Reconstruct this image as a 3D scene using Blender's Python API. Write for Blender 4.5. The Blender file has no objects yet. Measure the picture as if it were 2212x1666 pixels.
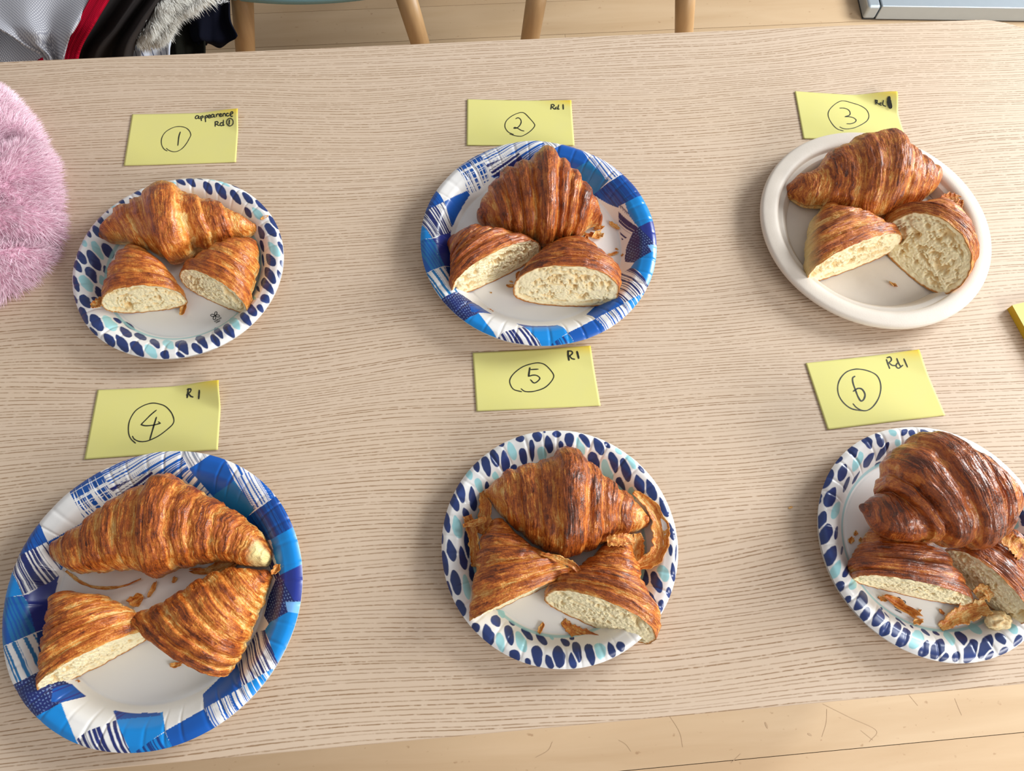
import bpy, math
import numpy as np
from mathutils import Matrix, Vector

# ------------------------------------------------------------------ camera, world, lights, exposure
T = 0.74                       # height of the table top above the floor
W, H, F = 2212.0, 1666.0, 1668.999
CAMH = 0.748
tilt, roll, yaw = 0.3738188, 0.0726486, -0.1508349
def rotz(a):
    c, s = math.cos(a), math.sin(a); return np.array([[c, -s, 0], [s, c, 0], [0, 0, 1.0]])
def rotx(a):
    c, s = math.cos(a), math.sin(a); return np.array([[1.0, 0, 0], [0, c, -s], [0, s, c]])
R = rotz(yaw) @ rotx(tilt) @ rotz(roll)
CAM = np.array([0, 0, CAMH + T])
sc = bpy.context.scene
col = sc.collection
cd = bpy.data.cameras.new('camera')
cam = bpy.data.objects.new('camera', cd); col.objects.link(cam)
M4 = np.eye(4); M4[:3, :3] = R; M4[:3, 3] = CAM
cam.matrix_world = Matrix(M4.tolist())
cd.sensor_fit = 'HORIZONTAL'; cd.sensor_width = 36.0; cd.lens = 36.0 * F / W
cd.clip_start = 0.02; cd.clip_end = 50
sc.camera = cam

wd = bpy.data.worlds.new('world'); sc.world = wd; wd.use_nodes = True
bg = wd.node_tree.nodes['Background']
bg.inputs[0].default_value = (0.97, 0.95, 0.94, 1); bg.inputs[1].default_value = 0.37
def area(name, loc, target, sx, sy, power, colr):
    l = bpy.data.lights.new(name, 'AREA'); l.shape = 'RECTANGLE'; l.size = sx; l.size_y = sy
    l.energy = power; l.color = colr
    o = bpy.data.objects.new(name, l); col.objects.link(o); o.location = loc
    d = Vector(target) - Vector(loc); o.rotation_euler = d.to_track_quat('-Z', 'Y').to_euler()
    return o
area('window_light', (3.0, 1.35, 2.05), (0.1, 0.35, T), 1.4, 1.2, 140, (0.95, 0.99, 1.0))
area('window_light', (2.2, -1.7, 2.0), (0.2, 0.2, T * .6), 1.6, 1.0, 66, (1.0, 0.985, 0.96))
sc.view_settings.view_transform = 'Standard'; sc.view_settings.look = 'None'
sc.view_settings.gamma = 1.0; sc.view_settings.use_curve_mapping = False
sc.view_settings.exposure = 0.16

# ------------------------------------------------------------------ picture <-> place
def unp(pts, z):
    """points of the photograph (2212x1666) -> places at height z above the floor"""
    pts = np.atleast_2d(np.asarray(pts, float))
    d = np.stack([(pts[:, 0] - W / 2) / F, -(pts[:, 1] - H / 2) / F, -np.ones(len(pts))], 1) @ R.T
    t = (z - CAM[2]) / d[:, 2]
    return np.column_stack([d[:, :2] * np.reshape(t, (-1, 1)), np.broadcast_to(z, (len(pts),))])
def at(x, y, z): return unp([(x, y)], z)[0]
def proj(P):
    q = (np.asarray(P) - CAM) @ R
    return np.stack([W / 2 + F * q[..., 0] / -q[..., 2], H / 2 - F * q[..., 1] / -q[..., 2]], -1)

# ------------------------------------------------------------------ numeric noise
_rs = np.random.RandomState(7)
_tab = _rs.rand(4096)
def _h(ix, iy, iz):
    return _tab[(ix * 73 + iy * 179 + iz * 283 + (ix * iy) * 7 + (iy ^ iz) * 31) & 4095]
def noise(x, y, z=0.0):
    x, y, z = np.broadcast_arrays(np.asarray(x, float), np.asarray(y, float), np.asarray(z, float))
    ix, iy, iz = np.floor(x).astype(int), np.floor(y).astype(int), np.floor(z).astype(int)
    fx, fy, fz = x - ix, y - iy, z - iz
    fx, fy, fz = [f * f * (3 - 2 * f) for f in (fx, fy, fz)]
    r = 0
    for a in (0, 1):
        for b in (0, 1):
            for c in (0, 1):
                w = (fx if a else 1 - fx) * (fy if b else 1 - fy) * (fz if c else 1 - fz)
                r = r + w * _h(ix + a, iy + b, iz + c)
    return r * 2 - 1
def fbm(x, y, z=0.0, o=3):
    r, a = 0, 0.5
    for k in range(o):
        r = r + a * noise(x * 2 ** k + 17 * k, y * 2 ** k + 5 * k, z * 2 ** k + 9 * k); a *= .5
    return r
def sst(a, b, x):
    t = np.clip((x - a) / (b - a), 0, 1); return t * t * (3 - 2 * t)
def srgb(r, g, b, a=None):
    c = [(v / 255 / 12.92) if v / 255 <= .04045 else ((v / 255 + .055) / 1.055) ** 2.4 for v in (r, g, b)]
    return tuple(c) + ((1.0,) if a is None else (a,))
def cat(P, n):
    """Catmull-Rom through rows of P, n samples, parameter spread by index"""
    P = np.asarray(P, float); k = len(P)
    Q = np.vstack([2 * P[0] - P[1], P, 2 * P[-1] - P[-2]])
    t = np.linspace(0, k - 1, n); i = np.minimum(t.astype(int), k - 2); f = (t - i)[:, None]
    a, b, c, d = Q[i], Q[i + 1], Q[i + 2], Q[i + 3]
    return .5 * (2 * b + (c - a) * f + (2 * a - 5 * b + 4 * c - d) * f ** 2 + (3 * b - a - 3 * c + d) * f ** 3)

# ------------------------------------------------------------------ object helpers
def tag(o, label=None, cat_=None, group=None, kind=None):
    if label: o['label'] = label
    if cat_: o['category'] = cat_
    if group: o['group'] = group
    if kind: o['kind'] = kind
    return o
def empty(name, loc):
    o = bpy.data.objects.new(name, None); col.objects.link(o); o.location = loc; o.empty_display_size = .02
    return o
def mesh(name, V, Fc, mat, parent=None, smooth=True, attrs=None, origin=None):
    """V in world space; the object's origin goes to `origin`"""
    V = np.asarray(V, float)
    me = bpy.data.meshes.new(name)
    o = bpy.data.objects.new(name, me); col.objects.link(o)
    if origin is None:
        origin = np.array(parent.matrix_world.translation) if parent else np.array([V[:, 0].mean(), V[:, 1].mean(), V[:, 2].min()])
    origin = np.asarray(origin, float)
    if parent:
        bpy.context.view_layer.update()
        po = np.array(parent.matrix_world.translation)
        V2 = V - po; o.parent = parent
    else:
        V2 = V - origin; o.location = origin
    Fc = np.asarray(Fc) if not isinstance(Fc, list) else Fc
    if isinstance(Fc, np.ndarray):
        nf, k = Fc.shape
        me.vertices.add(len(V2)); me.vertices.foreach_set('co', V2.astype(np.float32).ravel())
        me.loops.add(nf * k); me.loops.foreach_set('vertex_index', Fc.astype(np.int32).ravel())
        me.polygons.add(nf); me.polygons.foreach_set('loop_start', np.arange(0, nf * k, k, dtype=np.int32))
        me.update(calc_edges=True)
    else:
        me.from_pydata(V2.tolist(), [], Fc)
    me.validate()
    if smooth: me.polygons.foreach_set('use_smooth', np.ones(len(me.polygons), bool))
    for nm, (ty, dat) in (attrs or {}).items():
        a = me.attributes.new(nm, ty, 'POINT')
        a.data.foreach_set({'FLOAT': 'value', 'FLOAT_VECTOR': 'vector', 'FLOAT_COLOR': 'color'}[ty], np.asarray(dat, np.float32).ravel())
    me.materials.append(mat)
    return o
def grid_faces(nu, nv, wrap=False):
    i, j = np.meshgrid(np.arange(nu - 1), np.arange(nv if wrap else nv - 1), indexing='ij')
    a = i * nv + j; b = i * nv + (j + 1) % nv
    return np.stack([a, b, b + nv, a + nv], -1).reshape(-1, 4)
def box(x0, x1, y0, y1, z0, z1):
    V = [(x, y, z) for z in (z0, z1) for y in (y0, y1) for x in (x0, x1)]
    return V, [[0, 2, 3, 1], [4, 5, 7, 6], [0, 1, 5, 4], [2, 6, 7, 3], [0, 4, 6, 2], [1, 3, 7, 5]]
def bevel(o, w, n=3):
    m = o.modifiers.new('bevel', 'BEVEL'); m.width = w; m.segments = n; m.limit_method = 'ANGLE'
def solid(o, t, off=-1):
    m = o.modifiers.new('solid', 'SOLIDIFY'); m.thickness = t; m.offset = off
def tube(P, rad, n=14):
    P = np.asarray(P, float); V = []
    d = np.gradient(P, axis=0); d /= np.linalg.norm(d, axis=1)[:, None]
    up = np.array([0.31, 0.2, 0.93])
    for p, t, r in zip(P, d, np.broadcast_to(rad, len(P))):
        a = np.cross(up, t); a /= np.linalg.norm(a); b = np.cross(t, a)
        for k in range(n):
            an = 2 * math.pi * k / n; V.append(p + r * (math.cos(an) * a + math.sin(an) * b))
    Fc = grid_faces(len(P), n, True).tolist()
    Fc.append(list(range(n))[::-1]); Fc.append(list(range((len(P) - 1) * n, len(P) * n)))
    return V, Fc

# ------------------------------------------------------------------ materials
class NT:
    def __init__(s, name):
        s.m = bpy.data.materials.new(name); s.m.use_nodes = True; s.t = s.m.node_tree
        s.b = s.t.nodes['Principled BSDF']; s.L = s.t.links.new
    def n(s, ty, **kw):
        nd = s.t.nodes.new('ShaderNode' + ty)
        for k, v in kw.items():
            if k.startswith('_'): setattr(nd, k[1:], v)
            else:
                i = int(k[1:]) if k[1:].isdigit() else k.replace('9', ' ')
                if hasattr(v, 'links') or isinstance(v, bpy.types.NodeSocket): s.L(v, nd.inputs[i])
                else: nd.inputs[i].default_value = v
        return nd
    def math(s, op, a, b=0.0, c=None):
        nd = s.t.nodes.new('ShaderNodeMath'); nd.operation = op
        for i, v in enumerate([a, b] + ([c] if c is not None else [])):
            if isinstance(v, bpy.types.NodeSocket): s.L(v, nd.inputs[i])
            else: nd.inputs[i].default_value = v
        return nd.outputs[0]
    def ramp(s, fac, stops, interp='LINEAR'):
        nd = s.t.nodes.new('ShaderNodeValToRGB'); s.L(fac, nd.inputs[0]); cr = nd.color_ramp; cr.interpolation = interp
        while len(cr.elements) < len(stops): cr.elements.new(0.5)
        for e, (p, c) in zip(cr.elements, stops):
            e.position = p; e.color = c if len(c) == 4 else tuple(c) + (1,)
        return nd.outputs[0]
    def mix(s, fac, a, b, mode='MIX'):
        nd = s.t.nodes.new('ShaderNodeMix'); nd.data_type = 'RGBA'; nd.blend_type = mode
        for i, v in ((0, fac), (6, a), (7, b)):
            if isinstance(v, bpy.types.NodeSocket): s.L(v, nd.inputs[i])
            else: nd.inputs[i].default_value = v
        return nd.outputs[2]
    def attr(s, name, out='Fac'):
        nd = s.t.nodes.new('ShaderNodeAttribute'); nd.attribute_name = name; return nd.outputs[out]
    def obj(s): return s.t.nodes.new('ShaderNodeTexCoord').outputs['Object']
    def mapping(s, v, scale=(1, 1, 1), loc=(0, 0, 0), rot=(0, 0, 0)):
        nd = s.n('Mapping', Vector=v, Scale=scale, Location=loc, Rotation=rot); return nd.outputs[0]
    def noise(s, v, scale, detail=3, rough=.5, dist=0.0):
        nd = s.n('TexNoise', Vector=v, Scale=scale, Detail=detail, Roughness=rough, Distortion=dist); return nd.outputs[0]
    def bump(s, h, strength, dist, nrm=None):
        nd = s.n('Bump', Height=h, Strength=strength, Distance=dist)
        if nrm is not None: s.L(nrm, nd.inputs['Normal'])
        return nd.outputs[0]
    def out(s, color=None, rough=None, normal=None, **kw):
        for k, v in (('Base Color', color), ('Roughness', rough), ('Normal', normal)):
            if v is None: continue
            if isinstance(v, bpy.types.NodeSocket): s.L(v, s.b.inputs[k])
            else: s.b.inputs[k].default_value = v
        for k, v in kw.items():
            k = k.replace('_', ' ')
            if isinstance(v, bpy.types.NodeSocket): s.L(v, s.b.inputs[k])
            else: s.b.inputs[k].default_value = v
        return s.m

def mat_plain(name, c, rough=.6, bump_scale=300, bump=.15, **kw):
    m = NT(name); o = m.obj(); n1 = m.noise(o, bump_scale, 3)
    cc = m.mix(m.math('MULTIPLY', n1, .25), c, tuple(v * .75 for v in c[:3]) + (1,))
    return m.out(cc, rough, m.bump(n1, bump, .0006), **kw)

def mat_table():
    m = NT('pale_ash_wood'); o = m.obj()
    # slow bending of the grain
    w1 = m.noise(m.mapping(o, (1.3, 3.2, 1)), 1.0, 2)
    w2 = m.noise(m.mapping(o, (3.5, 14, 1), (3, 1, 0)), 1.0, 1)
    w3 = m.noise(m.mapping(o, (140, 500, 1)), 1.0, 1)
    sep = m.n('SeparateXYZ', Vector=o)
    y = m.math('ADD', sep.outputs[1], m.math('MULTIPLY', w1, .085))
    y = m.math('ADD', y, m.math('MULTIPLY', w2, .012))
    y = m.math('ADD', y, m.math('MULTIPLY', w3, .0008))
    y = m.math('ADD', y, m.math('MULTIPLY', sep.outputs[0], -.012))
    vo = m.n('TexVoronoi', _voronoi_dimensions='1D', _feature='F1', W=y, Scale=262.0, Randomness=.5)
    mr = m.t.nodes.new('ShaderNodeMapRange'); mr.interpolation_type = 'SMOOTHSTEP'
    m.L(vo.outputs['Distance'], mr.inputs[0]); mr.inputs[1].default_value = .03; mr.inputs[2].default_value = .22
    mr.inputs[3].default_value = 1; mr.inputs[4].default_value = 0
    line = mr.outputs[0]
    # pores: dashes along the line, different in each line
    cell = m.n('SeparateColor', Color=vo.outputs['Color'])
    cv = m.n('CombineXYZ', X=m.math('MULTIPLY', sep.outputs[0], 120.0), Y=m.math('MULTIPLY', cell.outputs[0], 90.0), Z=m.math('MULTIPLY', y, 60.0))
    dash = m.noise(cv.outputs[0], 1.0, 2, .6)
    dash = m.ramp(dash, [(.30, (.1, .1, .1)), (.50, (1, 1, 1))])
    cv2 = m.n('CombineXYZ', X=m.math('MULTIPLY', sep.outputs[0], 9.0), Y=m.math('MULTIPLY', cell.outputs[1], 60.0), Z=0.0)
    lng = m.ramp(m.noise(cv2.outputs[0], 1.0, 2), [(.3, (.3, .3, .3)), (.6, (1, 1, 1))])
    k = m.math('MULTIPLY', m.math('MULTIPLY', line, dash), lng)
    soft = m.noise(m.mapping(o, (2.2, 3.2, 1)), 1.0, 3)
    fine = m.noise(m.mapping(o, (60, 900, 1)), 1.0, 3)
    band = m.noise(m.mapping(m.n('CombineXYZ', X=m.math('MULTIPLY', sep.outputs[0], 1.5), Y=m.math('MULTIPLY', y, 70.0), Z=0.0).outputs[0]), 1.0, 3)
    base = m.mix(soft, srgb(216, 192, 166), srgb(209, 188, 170))
    base = m.mix(m.math('MULTIPLY', band, .55), base, srgb(196, 170, 140))
    base = m.mix(m.math('MULTIPLY', fine, .25), base, srgb(220, 202, 182))
    colr = m.mix(m.math('MULTIPLY', k, .85), base, srgb(142, 108, 74))
    mp = m.t.nodes.new('ShaderNodeSeparateXYZ'); m.L(m.t.nodes.new('ShaderNodeTexCoord').outputs['Object'], mp.inputs[0])
    return m.out(colr, .48, m.bump(m.math('SUBTRACT', m.math('MULTIPLY', fine, .25), k), .35, .0005), Specular_IOR_Level=.35)

def mat_floor():
    m = NT('honey_maple_floor'); o = m.obj()
    rnd = m.n('ObjectInfo').outputs['Random']
    v = m.n('VectorMath', _operation='ADD', i0=o, i1=m.n('CombineXYZ', X=m.math('MULTIPLY', rnd, 31.0), Y=0.0, Z=0.0).outputs[0]).outputs[0]
    a = m.noise(m.mapping(v, (2.5, 22, 1)), 1.0, 4, .55, .6)
    b = m.noise(m.mapping(v, (9, 14, 1)), 1.0, 3)
    sp = m.noise(m.mapping(v, (60, 90, 1)), 1.0, 2)
    c = m.mix(a, srgb(176, 146, 110), srgb(210, 186, 154))
    c = m.mix(m.math('MULTIPLY', b, .4), c, srgb(190, 160, 128))
    c = m.mix(m.ramp(sp, [(.68, (0, 0, 0)), (.76, (.5, .5, .5))]), c, srgb(140, 104, 70))
    c = m.mix(m.math('MULTIPLY', rnd, .25), c, srgb(176, 138, 96))
    return m.out(c, .42, m.bump(a, .1, .001), Specular_IOR_Level=.4)

def mat_crust(name, bias, gloss, contrast=1.0, red=0.0):
    m = NT(name); lam = m.attr('lam', 'Vector'); bake = m.attr('bake'); pale = m.attr('pale'); o = m.obj()
    l1 = m.noise(m.mapping(lam, (1 / .9, 1 / 26., 1)), 1.0, 3, .6, .35)        # long fine laminations
    l2 = m.noise(m.mapping(lam, (1 / 3.2, 1 / 30., 1)), 1.0, 2, .5, .3)
    bl = m.noise(o, 120, 4, .6, .6)
    sp = m.noise(o, 520, 3, .65, .8)
    fl = m.n('TexVoronoi', _feature='F1', Vector=m.n('VectorMath', _operation='ADD', i0=m.mapping(lam, (1 / 2.4, 1 / 13., 1)), i1=m.n('CombineXYZ', X=bl, Y=bl, Z=0.0).outputs[0]).outputs[0], Scale=1.0, Randomness=1.0)
    f = m.math('MULTIPLY', bake, .62)
    f = m.math('ADD', f, m.math('MULTIPLY', m.math('SUBTRACT', l1, .5), .95 * contrast))
    f = m.math('ADD', f, m.math('MULTIPLY', m.math('SUBTRACT', l2, .5), .75 * contrast))
    f = m.math('ADD', f, m.math('MULTIPLY', m.math('SUBTRACT', bl, .5), .6))
    f = m.math('ADD', f, m.math('MULTIPLY', m.math('SUBTRACT', sp, .5), .55))
    fc = m.n('SeparateColor', Color=fl.outputs['Color']).outputs[0]
    f = m.math('ADD', f, m.math('MULTIPLY', m.math('SUBTRACT', fc, .5), .30))
    sx = m.n('SeparateXYZ', Vector=lam).outputs[0]
    jag = m.noise(m.mapping(lam, (1 / 5., 1 / 7., 1)), 1.0, 4, .62)
    saw = m.math('FRACT', m.math('ADD', m.math('MULTIPLY', sx, 1 / 2.3), m.math('MULTIPLY', jag, 3.2)))
    gate = m.ramp(m.noise(m.mapping(lam, (1 / 7., 1 / 16., 1), (9, 4, 0)), 1.0, 2), [(.38, (.15, .15, .15)), (.6, (1, 1, 1))])
    sawg = m.math('MULTIPLY', saw, gate)
    f = m.math('ADD', f, m.math('MULTIPLY', m.math('SUBTRACT', .4, sawg), .26 * contrast))
    f = m.math('ADD', f, bias - .13)
    c = m.ramp(f, [(.0, srgb(240, 204, 138)), (.17, srgb(228, 170, 90)), (.36, srgb(212, 132, 54)), (.56, srgb(180, 94, 32)),
                   (.78, srgb(140, 66, 22)), (.95, srgb(98, 44, 17)), (1.0, srgb(74, 34, 15))])
    if red: c = m.mix(red, c, srgb(150, 62, 24))
    c = m.mix(pale, c, srgb(236, 216, 152))
    h = m.math('ADD', m.math('MULTIPLY', l1, 1.0), m.math('MULTIPLY', l2, .8))
    h = m.math('ADD', h, m.math('MULTIPLY', sp, .5))
    h = m.math('ADD', h, m.math('MULTIPLY', sawg, .9))
    h = m.math('ADD', h, m.math('MULTIPLY', fl.outputs['Distance'], .35))
    nrm = m.bump(h, .75, .0011)
    rg = m.ramp(m.math('ADD', bl, m.math('MULTIPLY', m.math('SUBTRACT', l2, .5), .5)), [(.3, (.66 - .14 * gloss,) * 3), (.62, (.50 - .14 * gloss,) * 3)])
    m2 = m.out(c, rg, nrm, Specular_IOR_Level=.28, Coat_Weight=min(1.0, .62 * gloss), Coat_Roughness=.07, Coat_Tint=(1.0, .93, .85, 1))
    m.L(m.bump(m.math('ADD', m.math('MULTIPLY', sp, .6), m.math('ADD', l2, m.math('MULTIPLY', sawg, .5))), .55, .0010), m.b.inputs['Coat Normal'])
    return m2

def mat_crumb():
    m = NT('pale_crumb'); o = m.obj(); cav = m.attr('cav'); ed = m.attr('edge')
    n1 = m.noise(o, 420, 4, .6); n2 = m.noise(o, 1400, 2)
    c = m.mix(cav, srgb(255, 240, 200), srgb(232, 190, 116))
    c = m.mix(m.math('MULTIPLY', n1, .3), c, srgb(240, 222, 168))
    c = m.mix(ed, c, srgb(190, 122, 52))
    return m.out(c, .6, m.bump(m.math('ADD', n1, m.math('MULTIPLY', n2, .5)), .5, .0012),
                 Subsurface_Weight=.12, Subsurface_Scale=.004, Subsurface_Radius=(1.0, .6, .3), Specular_IOR_Level=.3)

def mat_print():
    m = NT('glossy_printed_paper'); o = m.obj()
    n1 = m.noise(o, 260, 2)
    return m.out(m.attr('print', 'Color'), .34, m.bump(n1, .08, .0006), Coat_Weight=.35, Coat_Roughness=.2, Specular_IOR_Level=.4)
def mat_pulp():
    m = NT('moulded_pulp'); o = m.obj(); n1 = m.noise(o, 900, 3); n2 = m.noise(o, 60, 3)
    c = m.mix(n2, srgb(226, 216, 204), srgb(216, 205, 192))
    c = m.mix(m.ramp(n1, [(.66, (0, 0, 0)), (.8, (.5, .5, .5))]), c, srgb(190, 172, 148))
    return m.out(c, .5, m.bump(n1, .25, .0004), Specular_IOR_Level=.4)
def mat_note():
    m = NT('yellow_note_paper'); o = m.obj(); n1 = m.noise(o, 30, 3); n2 = m.noise(o, 1500, 2)
    c = m.mix(n1, srgb(224, 217, 130), srgb(219, 213, 138))
    c = m.mix(m.attr('glue_and_shade'), c, srgb(222, 190, 52))
    return m.out(c, .7, m.bump(n2, .1, .0003), Specular_IOR_Level=.25)
def mat_fur(name, c1, c2):
    m = NT(name); c = m.mix(m.attr('tint'), c1, c2)
    return m.out(c, .75, None, Specular_IOR_Level=.2, Sheen_Weight=.3)
def mat_knit(name, c1, c2, sc_=900):
    m = NT(name); u = m.attr('knit', 'Vector')
    a = m.n('TexWave', Vector=m.mapping(u, (1, 1, 1), rot=(0, 0, .4)), Scale=sc_, Distortion=.0, _wave_type='BANDS').outputs[1]
    b = m.n('TexWave', Vector=m.mapping(u, (1, 1, 1), rot=(0, 0, -.75)), Scale=sc_ * .8, Distortion=.0, _wave_type='BANDS').outputs[1]
    k = m.math('MULTIPLY', a, b); n1 = m.noise(u, 12, 2)
    c = m.mix(m.ramp(k, [(.05, (0, 0, 0)), (.5, (1, 1, 1))]), c2, c1)
    c = m.mix(m.math('MULTIPLY', n1, .3), c, c2)
    return m.out(c, .85, m.bump(k, .3, .0006), Specular_IOR_Level=.1)
def mat_oak():
    m = NT('turned_oak'); o = m.obj(); a = m.noise(m.mapping(o, (120, 120, 6)), 1.0, 3)
    return m.out(m.mix(a, srgb(196, 158, 112), srgb(166, 128, 84)), .45, m.bump(a, .15, .0005))

MT = dict(table=mat_table(), floor=mat_floor(), crumb=mat_crumb(), print=mat_print(), pulp=mat_pulp(), note=mat_note(),
          pink=mat_fur('pink_plush', srgb(218, 162, 186), srgb(255, 238, 246)), white=mat_fur('cream_faux_fur', srgb(226, 222, 214), srgb(255, 254, 248)),
          oak=mat_oak(), ink=mat_plain('black_ink', srgb(34, 38, 30), .5), logo=mat_plain('black_print', srgb(30, 32, 38), .4),
          knit=mat_knit('grey_knit', srgb(212, 212, 216), srgb(150, 150, 160), 118), red=mat_knit('red_knit', srgb(176, 6, 40), srgb(140, 2, 30), 160),
          brown=mat_plain('brown_velvet', srgb(24, 16, 15), .9, 90, .3, Sheen_Weight=.06, Sheen_Tint=srgb(110, 80, 74)),
          dark=mat_plain('dark_fuzzy_cloth', srgb(20, 20, 15), .95, 160, 1.0, Specular_IOR_Level=.1),
          navy=mat_plain('navy_cloth', srgb(8, 10, 24), .9, 500, .2, Specular_IOR_Level=.1), white_print=mat_plain('white_lettering', srgb(222, 222, 226), .6),
          teal=mat_plain('teal_plastic', srgb(116, 154, 160), .45, 200, .05), metal=mat_plain('brushed_aluminium', srgb(176, 186, 194), .35, 60, .05, Metallic=.55),
          scratch=mat_plain('dark_scratch', srgb(176, 148, 116), .7),
          rubber=mat_plain('dark_rubber', srgb(60, 62, 62), .6))
CR = {1: mat_crust('golden_crust', .15, 1.0, .62), 2: mat_crust('deep_bronze_crust', .27, .85, .9, .1), 3: mat_crust('brown_crust', .22, .7, .9),
      4: mat_crust('tan_laminated_crust', .17, .55, .9), 5: mat_crust('amber_crust', .24, .85, 1.0), 6: mat_crust('chestnut_glazed_crust', .36, 1.4, .85, .12)}
m_ = NT('striped_shirt_cotton'); u_ = m_.attr('knit', 'Vector')
w_ = m_.n('TexWave', Vector=u_, Scale=26.0, _wave_type='BANDS').outputs[1]
MT['shirt'] = m_.out(m_.mix(m_.ramp(w_, [(.93, (0, 0, 0)), (.97, (1, 1, 1))]), srgb(206, 214, 230), srgb(96, 104, 130)), .8)

# ------------------------------------------------------------------ floor planks
fl = empty('floor', (0, 0, 0)); tag(fl, 'pale honey-coloured wooden plank floor', None, None, 'structure')
P0, PW = -0.153, 0.1113
rs = np.random.RandomState(3)
meshes = {}
for k in range(-16, 33):
    y0 = P0 + k * PW
    x = -3.4; first = round(.4 + 1.4 * rs.rand(), 1)
    while x < 4.55:
        L = first if x == -3.4 else rs.choice([1.2, 1.6, 2.0])
        L = round(min(L, 4.6 - x), 2)
        if k in (0, 15, 16, -1, 1) and x == -3.4: L = 8.0
        key = (L,)
        if key not in meshes:
            V, Fc = box(0, L - .0006, 0, PW - .0011, -.014, 0)
            me = bpy.data.meshes.new('plank'); me.from_pydata(V, [], Fc); me.materials.append(MT['floor']); meshes[key] = me
        o = bpy.data.objects.new('plank', meshes[key]); col.objects.link(o); o.parent = fl
        o.location = (x, y0, rs.rand() * -.0003); x += L
V, Fc = box(-3.4, 4.6, P0 - 16 * PW, P0 + 33 * PW, -.03, -.0145)
mesh('floor_base', V, Fc, MT['rubber'], fl, smooth=False)

# ------------------------------------------------------------------ table
TX0, TX1, TY0, TY1 = -.76, .80, -.0375, .757
tb = empty('table', ((TX0 + TX1) / 2, (TY0 + TY1) / 2, 0))
tag(tb, 'long pale ash-grained wooden table carrying all six plates', 'table')
def rrect(x0, x1, y0, y1, r, n=14):
    P = []
    for cx, cy, a0 in ((x1 - r, y1 - r, 0), (x0 + r, y1 - r, 90), (x0 + r, y0 + r, 180), (x1 - r, y0 + r, 270)):
        for k in range(n + 1):
            a = math.radians(a0 + 90 * k / n); P.append((cx + r * math.cos(a), cy + r * math.sin(a)))
    return P
def slab(P, z0, z1, e=.0015):
    n = len(P); P = np.array(P); c = P.mean(0)
    I = P + (c - P) / np.linalg.norm(c - P, axis=1)[:, None] * e
    V = [(*p, z0 + e) for p in P] + [(*p, z1 - e) for p in P] + [(*p, z1) for p in I] + [(*p, z0) for p in I]
    Fc = []
    for k in range(n):
        j = (k + 1) % n
        Fc += [[k, j, n + j, n + k], [n + k, n + j, 2 * n + j, 2 * n + k], [3 * n + k, 3 * n + j, j, k]]
    Fc += [list(range(2 * n, 3 * n)), list(range(3 * n, 4 * n))[::-1]]
    return V, Fc
V, Fc = slab(rrect(TX0, TX1, TY0, TY1, .11), T - .022, T)
top = mesh('tabletop', V, Fc, MT['table'], tb, smooth=False)
for x in (TX0 + .09, TX1 - .09):
    for y in (TY0 + .08, TY1 - .08):
        V, Fc = tube([(x, y, 0.0), (x, y, .35), (x, y, T - .022)], [.017, .021, .026], 20)
        mesh('leg', V, Fc, MT['oak'], tb)
for a in ((TX0 + .11, TX1 - .11, TY0 + .07, TY0 + .09), (TX0 + .11, TX1 - .11, TY1 - .09, TY1 - .07)):
    V, Fc = box(*a, T - .082, T - .0222); mesh('apron', V, Fc, MT['oak'], tb, smooth=False)

# ------------------------------------------------------------------ printed patterns
def pip(P, poly):
    poly = np.asarray(poly); x, y = P[:, 0], P[:, 1]; c = np.zeros(len(P), bool); n = len(poly)
    for i in range(n):
        x1, y1 = poly[i]; x2, y2 = poly[i - 1]
        if y1 == y2: continue
        c ^= ((y1 > y) != (y2 > y)) & (x < (x2 - x1) * (y - y1) / (y2 - y1) + x1)
    return c
Wt = np.array(srgb(234, 232, 230)[:3]); D = np.array(srgb(24, 38, 104)[:3]); Mb = np.array(srgb(0, 84, 172)[:3])
Bb = np.array(srgb(0, 132, 212)[:3]); D2 = np.array(srgb(30, 48, 136)[:3]); TB = np.array(srgb(20, 112, 172)[:3]); MD = np.array(srgb(0, 58, 132)[:3])
def Q(q, pts):
    ox, oy = {1: (0, 960), 2: (330, 960), 3: (0, 1300), 4: (330, 1300)}[q]
    return [(ox + x / 4.9, oy + y / 4.9) for x, y in pts]
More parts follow.
